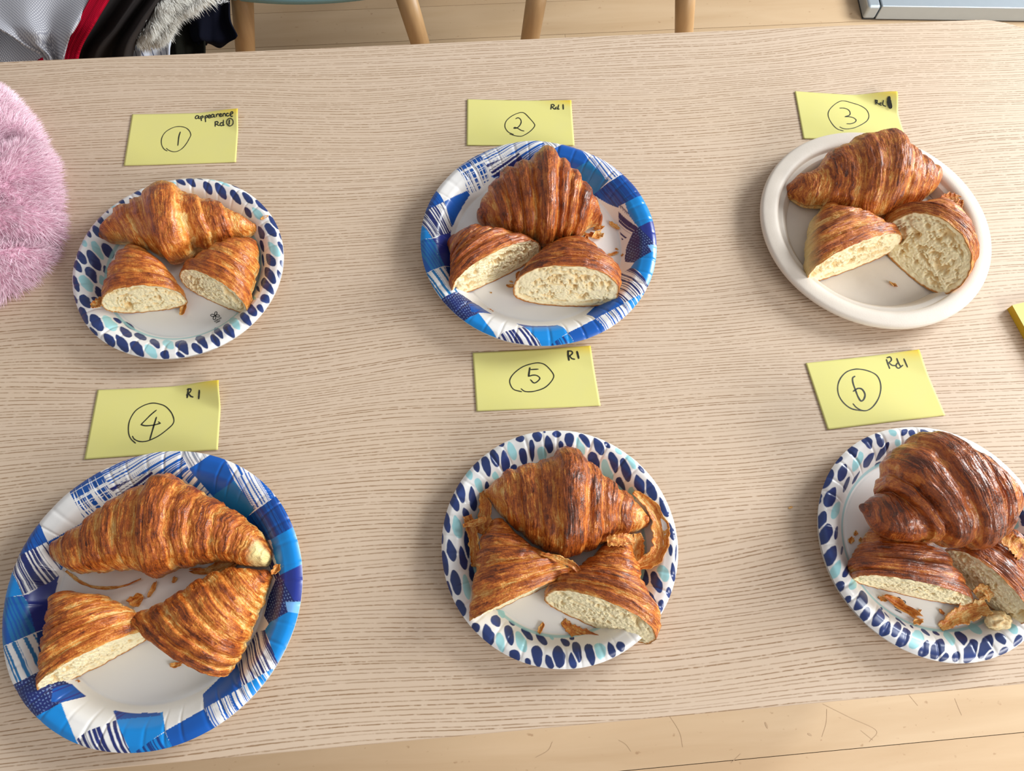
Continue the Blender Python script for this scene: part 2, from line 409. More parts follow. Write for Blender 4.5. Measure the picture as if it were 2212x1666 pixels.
PLAID = [
 ('w', Q(1, [(300, 640), (600, 300), (730, 500), (905, 815), (505, 1030), (415, 835)])),
 ('x', Q(1, [(650, 360), (735, 510), (905, 815), (1010, 850), (1290, 580), (1060, 290), (980, 120)])),
 ('b', Mb, Wt, 0, [(216, 1019), (200, 975), (330, 940), (389, 960), (389.2, 975.3), (407.6, 1013), (413, 1022), (330, 1090), (258, 1080)]),
 ('b', D, Wt, .12, [(235, 1056), (326, 1017), (350, 1045), (268, 1080)]),
 ('a', Wt, np.array([.25, .27, .33]), .25, Q(2, [(250, 0), (290, 75), (390, 265), (600, 115), (640, 60)])),
 ('b', Mb, Wt, 0, Q(2, [(300, 330), (390, 265), (410, 290), (620, 530), (560, 620)])),
 ('s', Mb, Q(2, [(385, 260), (600, 115), (650, 40), (720, 40), (770, 165), (865, 385), (655, 530), (640, 560), (440, 330)])),
 ('s', TB, Q(2, [(655, 530), (865, 385), (1080, 690), (1010, 760), (950, 800), (640, 560)])),
 ('a', Wt, Mb, .08, Q(2, [(730, 60), (770, 165), (865, 385), (1080, 690), (1290, 560), (1350, 420), (1000, 100)])),
 ('a', Mb, Wt, .05, Q(2, [(740, 60), (770, 165), (900, 350), (1020, 290), (1060, 190), (900, 60)])),
 ('a', Mb, MD, .0, Q(2, [(950, 800), (1010, 760), (1290, 560), (1400, 480), (1600, 830), (1485, 880), (1250, 1010), (1200, 1040)])),
 ('s', Bb, Q(2, [(1250, 1010), (1485, 880), (1650, 800), (1720, 1220), (1575, 1270), (1345, 1385), (1290, 1200)])),
 ('a', Wt, D, .0, Q(2, [(1200, 1020), (1250, 1010), (1290, 1200), (1345, 1385), (1300, 1460), (1200, 1480)])),
 ('s', D2, Q(2, [(1345, 1385), (1575, 1270), (1720, 1220), (1720, 1700), (1480, 1660)])),
 ('d', [(595, 1252), (604.5, 1242.7), (634, 1297), (670, 1300), (665, 1320), (624, 1324.5), (581, 1349), (570, 1330), (580, 1290)]),
 ('s', np.array(srgb(120, 180, 240)[:3]), Q(4, [(1400, 0), (1700, 0), (1600, 140), (1430, 120)])),  # highlight on the rim, painted in as a pale blue patch
 ('s', Bb, Q(4, [(1185, 300), (1240, 220), (1430, 110), (1650, 140), (1550, 560), (1330, 665), (1300, 600)])),
 ('a', Wt, D, .0, Q(4, [(1100, 320), (1185, 300), (1330, 670), (1060, 840), (940, 900), (880, 720), (1000, 480)])),
 ('a', Wt, Bb, -.1, Q(4, [(940, 900), (1330, 670), (1450, 700), (1100, 1150), (1020, 1060)])),
 ('s', Mb, Q(4, [(540, 1135), (530, 980), (880, 640), (915, 720), (945, 905)])),
 ('a', Wt, Mb, .14, Q(4, [(550, 1130), (945, 905), (1030, 1060), (1000, 1200), (700, 1450), (655, 1355)])),
 ('s', Mb, Q(4, [(130, 1370), (545, 1135), (660, 1355), (680, 1500), (200, 1700), (215, 1560)])),
 ('a', MD, Bb, .0, [(283.7, 1628.6), (330, 1598), (356.5, 1581.6), (374, 1618), (380, 1660), (280, 1660)]),
 ('s', Bb, [(251, 1555), (340, 1543), (351.4, 1537.8), (356.5, 1580), (330, 1598), (282.7, 1630), (265, 1606)]),
 ('b', Mb, D2, .0, Q(3, [(1195, 1150), (1430, 1190), (1235, 1255)])),
 ('s', Mb * .9, Q(3, [(1330, 1185), (1666, 1175), (1700, 1180), (1700, 1205), (1235, 1250)])),
 ('a', Wt, D, .0, Q(3, [(780, 1480), (900, 1380), (1225, 1255), (1385, 1615), (1390, 1800), (900, 1750), (820, 1530)])),
 ('w', Q(3, [(650, 1070), (910, 1005), (1225, 1255), (880, 1385), (800, 1470), (700, 1250)])),
 ('s', Bb, Q(3, [(385, 1210), (645, 1070), (700, 1230), (830, 1530), (830, 1700), (250, 1350)])),
 ('d', Q(3, [(150, 880), (400, 745), (450, 730), (760, 880), (560, 960), (650, 1068), (380, 1215), (300, 1350), (0, 950)])),
 ('b', D2, Mb, .0, Q(3, [(560, 900), (760, 870), (910, 1005), (650, 1068), (540, 1060)])),
 ('a', Wt, TB, .0, Q(3, [(-40, 500), (40, 475), (385, 330), (455, 740), (400, 745), (150, 880), (30, 980)])),
 ('s', MD, Q(3, [(385, 330), (540, 275), (540, 560), (440, 700)])),
 ('a', Mb, TB, .0, [(-20, 1310), (10, 1291), (49, 1287), (59, 1300), (77, 1366), (7, 1397), (-20, 1410)]),
 ('s', D2, [(49, 1286), (62, 1284), (128, 1240), (118, 1290), (112, 1355), (77, 1366), (59, 1300)]),
 ('s', Bb, Q(1, [(130, 1350), (240, 1595), (50, 1625), (-60, 1620), (30, 1200)])),
 ('a', Wt, D, .02, Q(1, [(200, 1180), (505, 1030), (650, 1320), (610, 1400), (570, 1440), (240, 1595), (130, 1340), (80, 1250)])),
 ('a', Mb, MD, .0, Q(1, [(415, 835), (505, 1030), (205, 1180), (50, 1250), (300, 640)])),
 ('s', Mb, Q(1, [(510, 1030), (905, 815), (960, 850), (850, 1000), (650, 1330)])),
]
def to_local(pts, c, z): return unp(pts, T + z)[:, :2] - c
def on_plate(pts, c, Rr, big):
    z = np.full(len(pts), .018)
    for _ in range(12):
        q = unp(pts, T + z)[:, :2] - c
        z = .6 * z + .4 * (plate_z(np.minimum(np.hypot(*q.T), Rr), Rr, big) + .0012)
    return unp(pts, T + z)[:, :2] - c
P4C = np.array([-.2964, .1059])
a_dir = None
def plaid_colors(X, Y, r):
    """print and one painted highlight of the blue patchwork plates at plate-local (x, y) in metres"""
    global a_dir
    a, b = to_local([(103, 1170), (85.7, 1130.4)], P4C, .016)
    da = (b - a) / np.linalg.norm(b - a); db = np.array([-da[1], da[0]])
    P = np.stack([X, Y], 1); out = np.tile(Wt, (len(P), 1))
    wv = .0006 * noise(X * 60, Y * 60)
    sa = P @ db + wv; sb = P @ da + wv          # stripes that run along a vary across it
    def stripes(s, c1, c2, bias, seed):
        n1 = .6 * noise(s * 700, seed * 3.1) + .55 * noise(s * 1500, seed * 7.7 + 5)
        k = sst(-.10, .10, n1 + bias)[:, None]
        return c1 * k + c2 * (1 - k)
    for i, e in enumerate(PLAID):
        poly = np.array(e[-1]); poly = np.vstack([poly, poly[:1]])
        tt = np.linspace(0, len(poly) - 1, 6 * (len(poly) - 1) + 1)
        poly = np.stack([np.interp(tt, np.arange(len(poly)), poly[:, 0]), np.interp(tt, np.arange(len(poly)), poly[:, 1])], 1)[:-1]
        loc2 = on_plate(poly, P4C, .1325, True)
        k = pip(P, loc2)
        if not k.any(): continue
        if e[0] == 'w': out[k] = Wt
        elif e[0] == 's': out[k] = e[1]
        elif e[0] == 'a': out[k] = stripes(sa[k], e[1], e[2], e[3], i)
        elif e[0] == 'b': out[k] = stripes(sb[k], e[1], e[2], e[3], i)
        elif e[0] == 'x':
            g_ = 22 * np.clip(np.hypot(P[k, 0], P[k, 1]) - .112, -.01, .02); k1 = sst(-.28, -.08, .6 * noise(sa[k] * 900, 3.3) + .5 * noise(sa[k] * 1500, 1) + g_); k2 = sst(-.28, -.08, .6 * noise(sb[k] * 900, 8.1) + .5 * noise(sb[k] * 1500, 2) + g_)
            q = np.clip(k1 * k2, 0, 1)[:, None]
            out[k] = Wt * (1 - q) + (Mb * .8) * q
        elif e[0] == 'd':
            k1 = (np.sin(sa[k] * 2 * np.pi / .0024) > .35) & (np.sin(sb[k] * 2 * np.pi / .0034 + 3 * noise(sa[k] * 500, 2)) > .2)
            q = (k1 * (.5 + .3 * noise(sa[k] * 100, sb[k] * 100)))[:, None]
            out[k] = (D * .9) * (1 - q) + np.array([.25, .4, .7]) * q
    inner = (r < .0865)
    wild = inner & ~(pip(P, to_local(Q(3, [(560, 850), (760, 870), (910, 1005), (650, 1068), (400, 1000)]), P4C, .003)) |
                     pip(P, to_local(Q(3, [(1195, 1150), (1430, 1190), (1700, 1175), (1700, 1400), (1240, 1400)]), P4C, .003)) |
                     pip(P, to_local(Q(4, [(0, 1180), (105, 1165), (130, 1370), (0, 1400)]), P4C, .003)))
    out[wild] = Wt
    return out
# droplets: axis end points and width, read off the photograph of each plate (N navy, L pale aqua)
DR = {
5: (3.0852, 940, 920, """727 28 730 48 18;675 35 685 108 65;810 30 812 78 60;745 62 765 185 58;890 48 895 150 65;835 100 840 155 35;640 92 648 240 36;L705 140 720 245 60;L945 75 985 200 55;965 55 1030 145 50;1060 80 1115 195 62;1030 180 1090 290 60;1130 108 1165 150 35;1165 175 1205 315 58;L1200 150 1245 190 35;1250 215 1290 375 62;L1270 195 1335 290 50;L1120 225 1175 370 60;1350 262 1395 318 30;1340 325 1380 460 65;1215 345 1265 470 45;1410 355 1465 500 60;L1300 410 1330 490 50;1495 475 1550 610 50;1555 645 1590 765 45;1565 790 1570 870 25;1605 790 1600 910 12;1580 910 1590 1040 35;L1500 930 1540 1040 70;1450 970 1500 1115 60;1390 945 1405 1065 45;1555 1075 1560 1150 38;1410 1095 1465 1280 68;1510 1160 1495 1250 40;L1370 1040 1380 1100 20;1220 1440 1250 1505 55;1155 1440 1190 1545 50;L1085 1450 1110 1560 70;1015 1455 1050 1600 60;930 1440 960 1580 55;905 1510 925 1620 50;900 1405 925 1425 30;815 1465 830 1615 75;740 1525 780 1620 50;670 1465 690 1610 65;835 1420 895 1465 45;605 1550 630 1600 35;670 1385 745 1460 45;L545 1370 600 1510 60;500 1500 560 1565 60;480 1330 510 1465 58;L420 1380 450 1510 50;575 1350 650 1430 40;335 1320 370 1465 72;L760 1400 790 1425 20;390 1265 425 1340 60;L425 1230 460 1280 40;490 1300 530 1330 25;255 1315 285 1375 48;150 1160 190 1270 62;L195 990 225 1160 45;120 960 155 1130 65;75 1035 110 1150 35;170 800 200 960 50;235 920 255 1040 40;90 755 125 905 58;50 830 80 1000 42;L130 595 165 750 62;205 700 220 890 32;45 710 48 790 18;190 545 215 620 45;65 565 90 715 42;110 450 150 570 58;155 370 185 515 55;240 400 260 570 50;L275 350 310 460 45;L210 290 240 360 45;265 235 285 310 45;325 205 360 340 58;345 370 350 450 30;L400 305 400 360 45;375 150 415 275 58;455 160 475 320 60;510 265 535 310 55;L490 105 530 230 55;435 110 450 140 40;575 150 600 270 55;555 70 580 108 60"""),
1: (3.966, 140, 370, """955 68 1035 120 50;1055 60 1120 135 65;1130 58 1185 75 20;1195 90 1260 200 70;1295 100 1385 240 75;L1240 70 1290 85 20;L1320 85 1415 135 35;1430 115 1500 150 30;1425 165 1510 285 65;1525 180 1610 280 62;1640 245 1735 345 60;L1605 310 1690 410 70;1540 310 1600 395 50;1745 375 1835 495 65;1720 450 1810 560 75;1655 470 1705 575 60;1840 520 1870 595 35;L1740 605 1840 730 75;1675 590 1705 690 40;1830 600 1880 720 40;1725 710 1800 810 78;1690 710 1705 815 25;1850 760 1880 835 40;1715 825 1800 965 85;1820 840 1860 935 40;1690 925 1790 1060 78;1690 1060 1745 1135 75;1640 980 1670 1035 25;L1600 1070 1635 1100 30;1655 1145 1700 1215 50;1560 1140 1640 1245 78;1510 1215 1600 1330 65;L1420 1255 1500 1360 75;1370 1310 1455 1430 78;1285 1340 1355 1435 60;1255 1395 1325 1500 65;1135 1405 1225 1520 75;1095 1475 1175 1565 70;980 1450 1060 1575 90;955 1555 1030 1595 40;L855 1445 930 1525 75;830 1545 895 1605 75;575 1460 680 1590 85;L695 1485 790 1600 75;440 1400 545 1550 80;745 1435 810 1520 60;610 1385 690 1450 60;335 1390 430 1500 80;480 1330 560 1425 65;L340 1235 430 1370 85;225 1225 320 1370 90;215 1340 285 1410 35;120 1165 200 1310 75;510 1290 600 1365 40;420 1255 475 1305 50;135 1060 215 1170 80;75 1060 105 1130 30;235 1075 275 1115 40;L140 895 230 1035 85;75 895 120 1035 50;270 985 310 1090 50;L310 890 335 980 50;195 820 265 960 72;85 775 145 870 65;200 675 300 855 80;340 805 355 880 35;105 680 180 800 65;335 615 400 750 80;L240 600 325 760 60;L150 585 185 650 45;190 505 225 570 40;245 465 310 570 60;280 380 340 470 55;350 330 375 360 25;460 240 510 280 45;L395 300 450 320 35;550 225 580 255 30;595 175 660 205 45;725 115 785 145 35;675 165 715 190 30;L910 95 955 100 20"""),
6: (3.0847, 1740, 910, """640 60 672 85 60;L555 60 600 100 45;695 60 725 115 50;765 55 815 110 60;845 65 880 80 22;465 80 510 180 60;385 100 435 185 62;285 150 340 250 65;555 140 470 265 45;L600 125 625 170 40;L900 85 940 130 45;970 110 1010 140 35;1030 175 1060 205 35;1090 165 1105 215 35;1135 220 1170 260 40;1200 230 1245 270 35;1260 290 1300 380 60;L1300 370 1340 440 50;1360 370 1390 470 50;1420 440 1456 560 55;240 235 200 285 30;L375 205 315 335 60;460 210 385 305 55;270 285 225 400 60;175 320 110 450 60;365 330 310 420 22;295 370 250 475 35;505 270 460 300 20;200 440 135 570 75;100 480 85 555 28;L230 540 175 650 60;130 600 80 720 58;165 690 95 825 75;215 700 195 790 35;200 830 125 965 75;250 835 235 890 22;L230 925 170 1050 55;290 955 245 1040 40;250 1070 200 1140 55;L330 1060 290 1120 50;395 1140 320 1260 70;295 1165 265 1215 35;420 1240 365 1340 55;510 1240 445 1365 65;560 1335 495 1430 60;625 1335 575 1435 55;680 1385 600 1510 70;L765 1400 690 1510 75;815 1460 755 1570 60;910 1450 835 1580 75;L980 1500 940 1400 55;1060 1500 1020 1400 65;L1165 1420 1100 1345 60;1130 1455 1060 1610 75;1235 1420 1160 1580 70;1325 1490 1275 1410 65;1255 1530 1200 1590 45;1350 1510 1290 1555 40;1440 1430 1385 1500 45;950 1550 890 1600 40;1025 1535 985 1600 50;770 1385 830 1430 35;845 1400 895 1425 30;695 1360 720 1380 20;600 1310 670 1365 25;500 1250 560 1310 18;L1355 1350 1400 1420 60;L1355 560 1400 720 60;1440 590 1456 700 40;1405 745 1440 790 40;1500 500 1530 640 60;L1520 700 1540 830 60;1480 820 1500 960 55;1540 900 1550 1040 60;1490 1020 1500 1150 60;1530 1120 1520 1250 60;1470 1220 1480 1330 60;1510 1320 1480 1420 55"""),
}
NAVY = np.array(srgb(34, 52, 104)[:3]); AQUA = np.array(srgb(160, 212, 218)[:3]); PW_ = np.array(srgb(236, 234, 232)[:3])
def droplet_colors(X, Y, r, no, c, Rr):
    s, ox, oy, txt = DR[no]
    best = np.full(len(X), 1.0); sec = np.full(len(X), 1.0); kind = np.zeros(len(X), int)
    rg = np.random.RandomState(no)
    for i, e in enumerate(txt.split(';')):
        aq = e.startswith('L'); x1, y1, x2, y2, w = [float(v) for v in e.lstrip('L').split()]
        pts = [(ox + x1 / s, oy + y1 / s), (ox + x2 / s, oy + y2 / s)]
        q = on_plate(pts, c, Rr, False)
        a, b = q; mid = (a + b) / 2; L = np.linalg.norm(b - a); dx, dy = (b - a) / L
        wid = w / s / 2160
        k = np.hypot(X - mid[0], Y - mid[1]) < L * .75 + wid * .6 + .004
        px, py = X[k] - a[0], Y[k] - a[1]
        t = (px * dx + py * dy) / L; p = np.abs(-px * dy + py * dx)
        g = rg.choice([.75, 1.0, 1.35])
        tt = np.clip(t, 0, 1) ** g
        prof = np.sin(np.pi * np.clip(tt, .0, 1)) ** .5
        wob = 1 + .12 * noise(X[k] * 260, Y[k] * 260, i)
        d = p - wid * .50 * prof * wob
        over = np.maximum(np.maximum(-t, t - 1), 0) * L
        d = np.where(over > 0, np.hypot(over, p), d)
        bk = best[k]; sk = sec[k]; upd = d < bk; sec[k] = np.where(upd, bk, np.minimum(sk, d)); bk[upd] = d[upd]; best[k] = bk
        kk = kind[k]; kk[upd] = 2 if aq else 1; kind[k] = kk
    m = ((1 - sst(-.0003, .00035, best)) * sst(.0010, .0019, sec - best))[:, None]
    wash = (.5 + .5 * noise(X * 150, Y * 150, 3)) ** 2
    nv = NAVY * (1 + .7 * wash[:, None] * (noise(X * 45, Y * 45, 9) > .1)[:, None])
    cc = np.where((kind == 2)[:, None], AQUA, nv)
    out = PW_ * (1 - m) + cc * m
    # pale aqua ring at the foot of the wall
    k = (sst(.728 * Rr, .735 * Rr, r) * (1 - sst(.752 * Rr, .758 * Rr, r)))[:, None] * .8
    return out * (1 - k) + AQUA * .92 * k

# ------------------------------------------------------------------ plates
def plate_z(r, Rr, big):
    """height of the upper face of a pressed paper plate"""
    q = r / Rr
    zr = .020 if big else .0165
    wall = sst(.715, .885, q)
    z = .0016 + (zr - .0016) * wall
    z = z + .0018 * sst(.86, .95, q) - (.0028) * np.clip((q - .955) / .045, 0, 1) ** 1.6
    z = z - .0007 * np.exp(-((q - .72) / .012) ** 2)
    return z
def paper_plate(no, c, Rr, big, label):
    nA = 1800 if big else 1300; nR = 84 if big else 62
    rin = .62 * Rr if big else .70 * Rr
    rr = np.concatenate([np.linspace(0, rin, 10)[1:], np.linspace(rin, Rr, nR)[1:]])
    A = np.linspace(0, 2 * np.pi, nA, endpoint=False)
    RR, AA = np.meshgrid(rr, A, indexing='ij')
    q = RR / Rr
    wob = 1 + .006 * noise(np.cos(AA) * 1.5 + no, np.sin(AA) * 1.5) * sst(.8, 1, q)
    X, Y = RR * np.cos(AA) * wob, RR * np.sin(AA) * wob
    Z = plate_z(RR, Rr, big)
    nf = 44 if big else 38
    ph = AA * nf + 1.2 * noise(AA * 6, 2.0 + no)
    # pleats: sharp little creases running up the wall and over the rim
    cr = np.exp(-(np.abs(np.mod(ph / (2 * np.pi) + .5, 1) - .5) / .09) ** 2)
    amp = (.35 + .65 * _rs.rand(nf + 2))[np.clip((ph / (2 * np.pi)).round().astype(int) % nf, 0, nf)]
    Z = Z - .0009 * cr * amp * sst(.74, .84, q) * (1 - .35 * sst(.95, 1, q))
    Z = Z + .0012 * noise(np.cos(AA) * 2 + no, np.sin(AA) * 2, 5) * sst(.75, 1, q) + .0005 * noise(np.cos(AA) * 9, np.sin(AA) * 9, no) * sst(.8, 1, q)
    V = np.stack([X + c[0], Y + c[1], Z + T + .0012], -1).reshape(-1, 3)
    V = np.vstack([V, [[c[0], c[1], T + .0028]]])
    Fq = grid_faces(len(rr), nA, True)[:, ::-1]
    x, y = V[:-1, 0] - c[0], V[:-1, 1] - c[1]
    r = RR.reshape(-1)
    colr = plaid_colors(x, y, r) if big else droplet_colors(x, y, r, no, c, Rr)
    colr = np.vstack([colr, PW_])
    C4 = np.column_stack([colr, np.ones(len(colr))])
    pl = empty('paper_plate', (c[0], c[1], T))
    tag(pl, label, 'plate')
    ctr = len(V) - 1
    tri = np.stack([np.arange(nA), (np.arange(nA) + 1) % nA, np.full(nA, ctr), np.full(nA, ctr)], 1)
    me_f = Fq.tolist() + [[int(a), int(b), ctr] for a, b, _, _ in tri]
    # underside
    r2 = np.linspace(0.02, Rr * .996, 16); A2 = np.linspace(0, 2 * np.pi, 96, endpoint=False)
    R2, AA2 = np.meshgrid(r2, A2, indexing='ij')
    o = mesh('plate_face', V, me_f, MT['print'], pl, attrs={'print': ('FLOAT_COLOR', C4)})
    V2 = np.stack([R2 * np.cos(AA2) + c[0], R2 * np.sin(AA2) + c[1], np.maximum(plate_z(R2, Rr, big) - .0016, .0001) + T], -1).reshape(-1, 3)
    mesh('plate_underside', V2, grid_faces(16, 96, True), MT['pulp'], pl)
    return pl
def pulp_plate(c, Rr, label):
    pr = [(0, .0030), (.70, .0030), (.735, .0036), (.765, .0085), (.79, .0125), (.80, .0134), (.83, .0136), (.838, .0142), (.850, .0180), (.875, .0200), (.91, .0206), (.95, .0203), (.98, .0195), (.995, .0178), (1.0, .0158), (.996, .0138), (.975, .0135), (.93, .0170), (.87, .0150), (.81, .0095), (.75, .002), (.70, .0003), (.0, .0003)]
    pr = cat(pr, 150); pr[0, 0] = pr[-1, 0] = 0.0001
    n = 240; A = np.linspace(0, 2 * np.pi, n, endpoint=False)
    RR = pr[:, 0][:, None] * Rr * (1 + .008 * np.cos(2 * (A - math.radians(-38))))[None, :]
    V = np.stack([c[0] + RR * np.cos(A), c[1] + RR * np.sin(A), T + np.repeat(pr[:, 1][:, None], n, 1)], -1).reshape(-1, 3)
    o = mesh('paper_plate', V, grid_faces(len(pr), n, True)[:, ::-1], MT['pulp'], origin=(c[0], c[1], T))
    return tag(o, label, 'plate')
PC = {1: (-.3003, .4483), 2: (.0867, .4530), 3: (.4661, .4465), 4: (-.2964, .1059), 5: (.0749, .1211), 6: (.4344, .0974)}
PC = {k: np.array(v) for k, v in PC.items()}
plates = {
 1: paper_plate(1, PC[1], .1105, False, 'smallest droplet-print paper plate, beside the pink fur, below the note marked 1'),
 2: paper_plate(2, PC[2], .1295, True, 'blue patchwork-print paper plate under the note marked 2, back row middle'),
 3: pulp_plate(PC[3], .1285, 'plain off-white moulded pulp plate without any print'),
 4: paper_plate(4, PC[4], .1325, True, 'blue patchwork-print paper plate at the front left corner, below the note marked 4'),
 5: paper_plate(5, PC[5], .1118, False, 'droplet-print paper plate in the front row middle, below the note marked 5'),
 6: paper_plate(6, PC[6], .1126, False, 'droplet-print paper plate at the right edge, below the note marked 6')}

# ------------------------------------------------------------------ handwriting / line marks
def ribbon(pts, wid, zfun, closed=False, n=None):
    """flat stroke through picture points; zfun(xy)->z"""
    P = np.asarray(pts, float)
    if len(P) > 2:
        P = cat(P, n or max(12, 5 * len(P)))
    else: P = cat(P, 6)
    Wp = np.zeros((len(P), 3)); z = np.full(len(P), T + .001)
    for _ in range(3):
        q = unp(P, z); z = zfun(q[:, :2])
    q = unp(P, z)
    d = np.gradient(q[:, :2], axis=0); d /= np.linalg.norm(d, axis=1)[:, None] + 1e-12
    nrm = np.stack([-d[:, 1], d[:, 0]], 1)
    ws = wid * (1 + .15 * noise(np.arange(len(q)) * .4, wid * 1e4)) / 2
    # round ends
    ends = np.minimum(1, np.minimum(np.arange(len(q)), np.arange(len(q))[::-1]) * .5 + .55)
    ws = ws * ends
    q0 = q.copy(); q0[0, :2] -= d[0] * wid * .3; q0[-1, :2] += d[-1] * wid * .3
    L, Rr = q0.copy(), q0.copy(); L[:, :2] += nrm * ws[:, None]; Rr[:, :2] -= nrm * ws[:, None]
    V = np.stack([L, Rr], 1).reshape(-1, 3); V[:, 2] = zfun(V[:, :2])
    return V, grid_faces(len(q), 2)[:, ::-1]
def join(parts):
    V, Fc, k = [], [], 0
    for v, f in parts: V.append(v); Fc.append(np.asarray(f) + k); k += len(v)
    return np.vstack(V), np.vstack(Fc)
def ell(cx, cy, rx, ry, n=13): return [(cx + rx * math.cos(2 * math.pi * i / n), cy + ry * math.sin(2 * math.pi * i / n)) for i in range(n + 1)]

NOTES = [
 (7.628, 250, 220, [(285.4, 247.5), (514, 235), (510, 350.7), (267.3, 358.6)], .006, 'yellow sticky note reading appearence Rd 1 with circled 1',
  [(11, '835 765 880 800 960 823 1040 805 1110 755 1170 680 1215 600 1238 545 1215 480 1160 430 1080 408 1000 410 920 435 830 490 775 560 752 640 762 720 800 780 850 810'), (16, '1065 495 1040 580 1025 720'),
   (16, '1370 235 1335 228 1312 258 1325 278 1355 265 1372 235 1368 270 1385 278'), (17, '1400 240 1405 270 1415 312'), (17, '1402 250 1430 232 1440 255 1410 272'), (17, '1470 235 1475 270 1482 330'), (17, '1472 245 1500 225 1512 248 1480 268'),
   (16, '1525 248 1555 235 1550 215 1528 222 1522 252 1545 265 1570 255'), (16, '1620 212 1590 208 1572 238 1585 255 1612 240 1622 212 1620 245 1640 250'), (16, '1655 205 1662 245'), (16, '1658 222 1680 200 1700 205'),
   (16, '1710 225 1738 212 1735 195 1712 202 1708 230 1730 242 1755 230'), (16, '1765 195 1770 238'), (16, '1767 210 1790 190 1805 205 1812 235'), (16, '1860 190 1835 190 1822 215 1840 235 1868 225'), (17, '1880 215 1925 190 1925 165 1900 170 1885 210 1905 240 1925 235'),
   (17, '1640 325 1640 405'), (16, '1635 330 1670 325 1690 345 1665 365 1645 370'), (16, '1660 368 1690 385 1710 392'), (16, '1760 345 1735 345 1720 375 1740 395 1765 380'), (16, '1775 300 1772 385 1790 380'),
   (15, ell(1882, 335, 54, 62)), (24, '1872 300 1868 370')]),
 (8.193, 990, 200, [(1009, 215), (1234, 217), (1241, 314.7), (1008, 314.7)], .0015, 'yellow sticky note with circled 2, tucked above a blue patchwork plate',
  [(13, '910 730 980 755 1070 772 1140 765 1240 710 1320 640 1355 580 1330 530 1260 450 1180 370 1120 352 1040 370 940 420 860 490 828 560 835 630 890 700 980 740'),
   (16, '1018 462 1060 445 1100 470 1115 520 1090 580 1040 625 990 632 1000 615 1050 630 1110 665 1165 680'), (18, '1650 215 1640 295'), (17, '1640 215 1680 210 1700 235 1660 255'), (17, '1665 258 1700 290 1725 290'),
   (17, '1745 255 1720 270 1725 290 1755 280'), (17, '1778 215 1765 290 1790 290'), (22, '1855 210 1860 295')]),
 (8.193, 1700, 180, [(1716.5, 197.5), (1938, 198), (1955.7, 299.6), (1735.4, 300.2)], .010, 'yellow sticky note with circled 3, corner curled, above the pulp plate',
  [(12, '935 770 1000 800 1090 805 1200 785 1320 730 1410 670 1450 600 1440 520 1390 450 1290 390 1150 345 1040 315 950 315 850 370 760 460 730 540 750 630 820 740 900 810 1000 840'),
   (14, '935 437 1020 440 1090 470 1120 520 1105 565 1030 590 1100 590 1180 610 1225 650 1200 690 1130 715 1060 715'),
   (22, '1567 290 1578 370'), (17, '1567 295 1600 300 1600 320 1580 335'), (17, '1590 335 1610 355 1635 370'), (18, '1680 345 1650 350 1648 380 1675 385'), (17, '1720 285 1700 350 1705 385 1750 405'), (58, '1815 235 1822 330 1838 425')]),
 (6.506, 160, 810, [(211, 843), (472.8, 821.5), (470.8, 972), (182.3, 993)], .011, 'yellow sticky note with circled 4, corner curled, above the front left plate',
  [(11, '820 860 850 905 920 935 1000 935 1080 910 1200 850 1330 750 1395 680 1400 610 1360 520 1280 440 1180 405 1090 398 980 430 870 500 800 600 768 700 768 820 800 900 865 960'),
   (13, '1158 495 1080 560 1000 640 945 695'), (13, '940 700 1010 715 1120 705 1215 680'), (10, '1215 680 1185 658'), (15, '1158 595 1120 720 1065 910'), (17, '1605 195 1598 260 1590 320'), (14, '1590 205 1640 200 1632 240 1580 285'), (15, '1610 265 1640 300 1672 312'), (20, '1760 220 1752 335')]),
 (6.9125, 1000, 735, [(1021, 762.5), (1275.6, 747.3), (1297.3, 876.8), (1029, 889)], .002, 'yellow sticky note with circled 5, lying between the two middle plates',
  [(12, '870 725 920 762 1000 770 1100 755 1220 710 1310 630 1358 540 1320 460 1230 370 1140 340 1040 350 900 395 780 480 710 570 705 650 760 735 880 770'),
   (18, '1000 412 990 480 982 540'), (14, '982 540 1050 522 1110 530 1150 570 1110 620 1060 638 1010 590'), (14, '1000 440 1125 432'), (22, '1570 160 1572 230 1585 300'), (17, '1565 165 1620 165 1635 200 1580 245'), (17, '1600 245 1630 275 1670 285'), (24, '1705 170 1730 270')]),
 (6.506, 1720, 740, [(1740, 785), (1985, 755.4), (2041.6, 897.5), (1787.6, 928.7)], .003, 'yellow sticky note with circled 6, tilted, nearest the right edge',
  [(12, '800 860 850 915 930 955 1010 950 1090 890 1160 780 1190 660 1180 550 1130 460 1030 405 900 375 800 380 700 420 620 510 585 620 600 740 670 850 780 930 930 960'),
   (16, '825 475 795 500 800 570 835 670 870 760 910 820 950 800 968 730 930 660 870 645 805 685'), (15, '1270 240 1290 300 1315 365'), (14, '1275 215 1320 205 1340 245 1300 290'), (14, '1310 290 1350 320 1400 325'),
   (14, '1420 290 1405 330 1440 362 1500 320'), (15, '1415 225 1440 290 1475 345'), (16, '1515 230 1565 345')])]
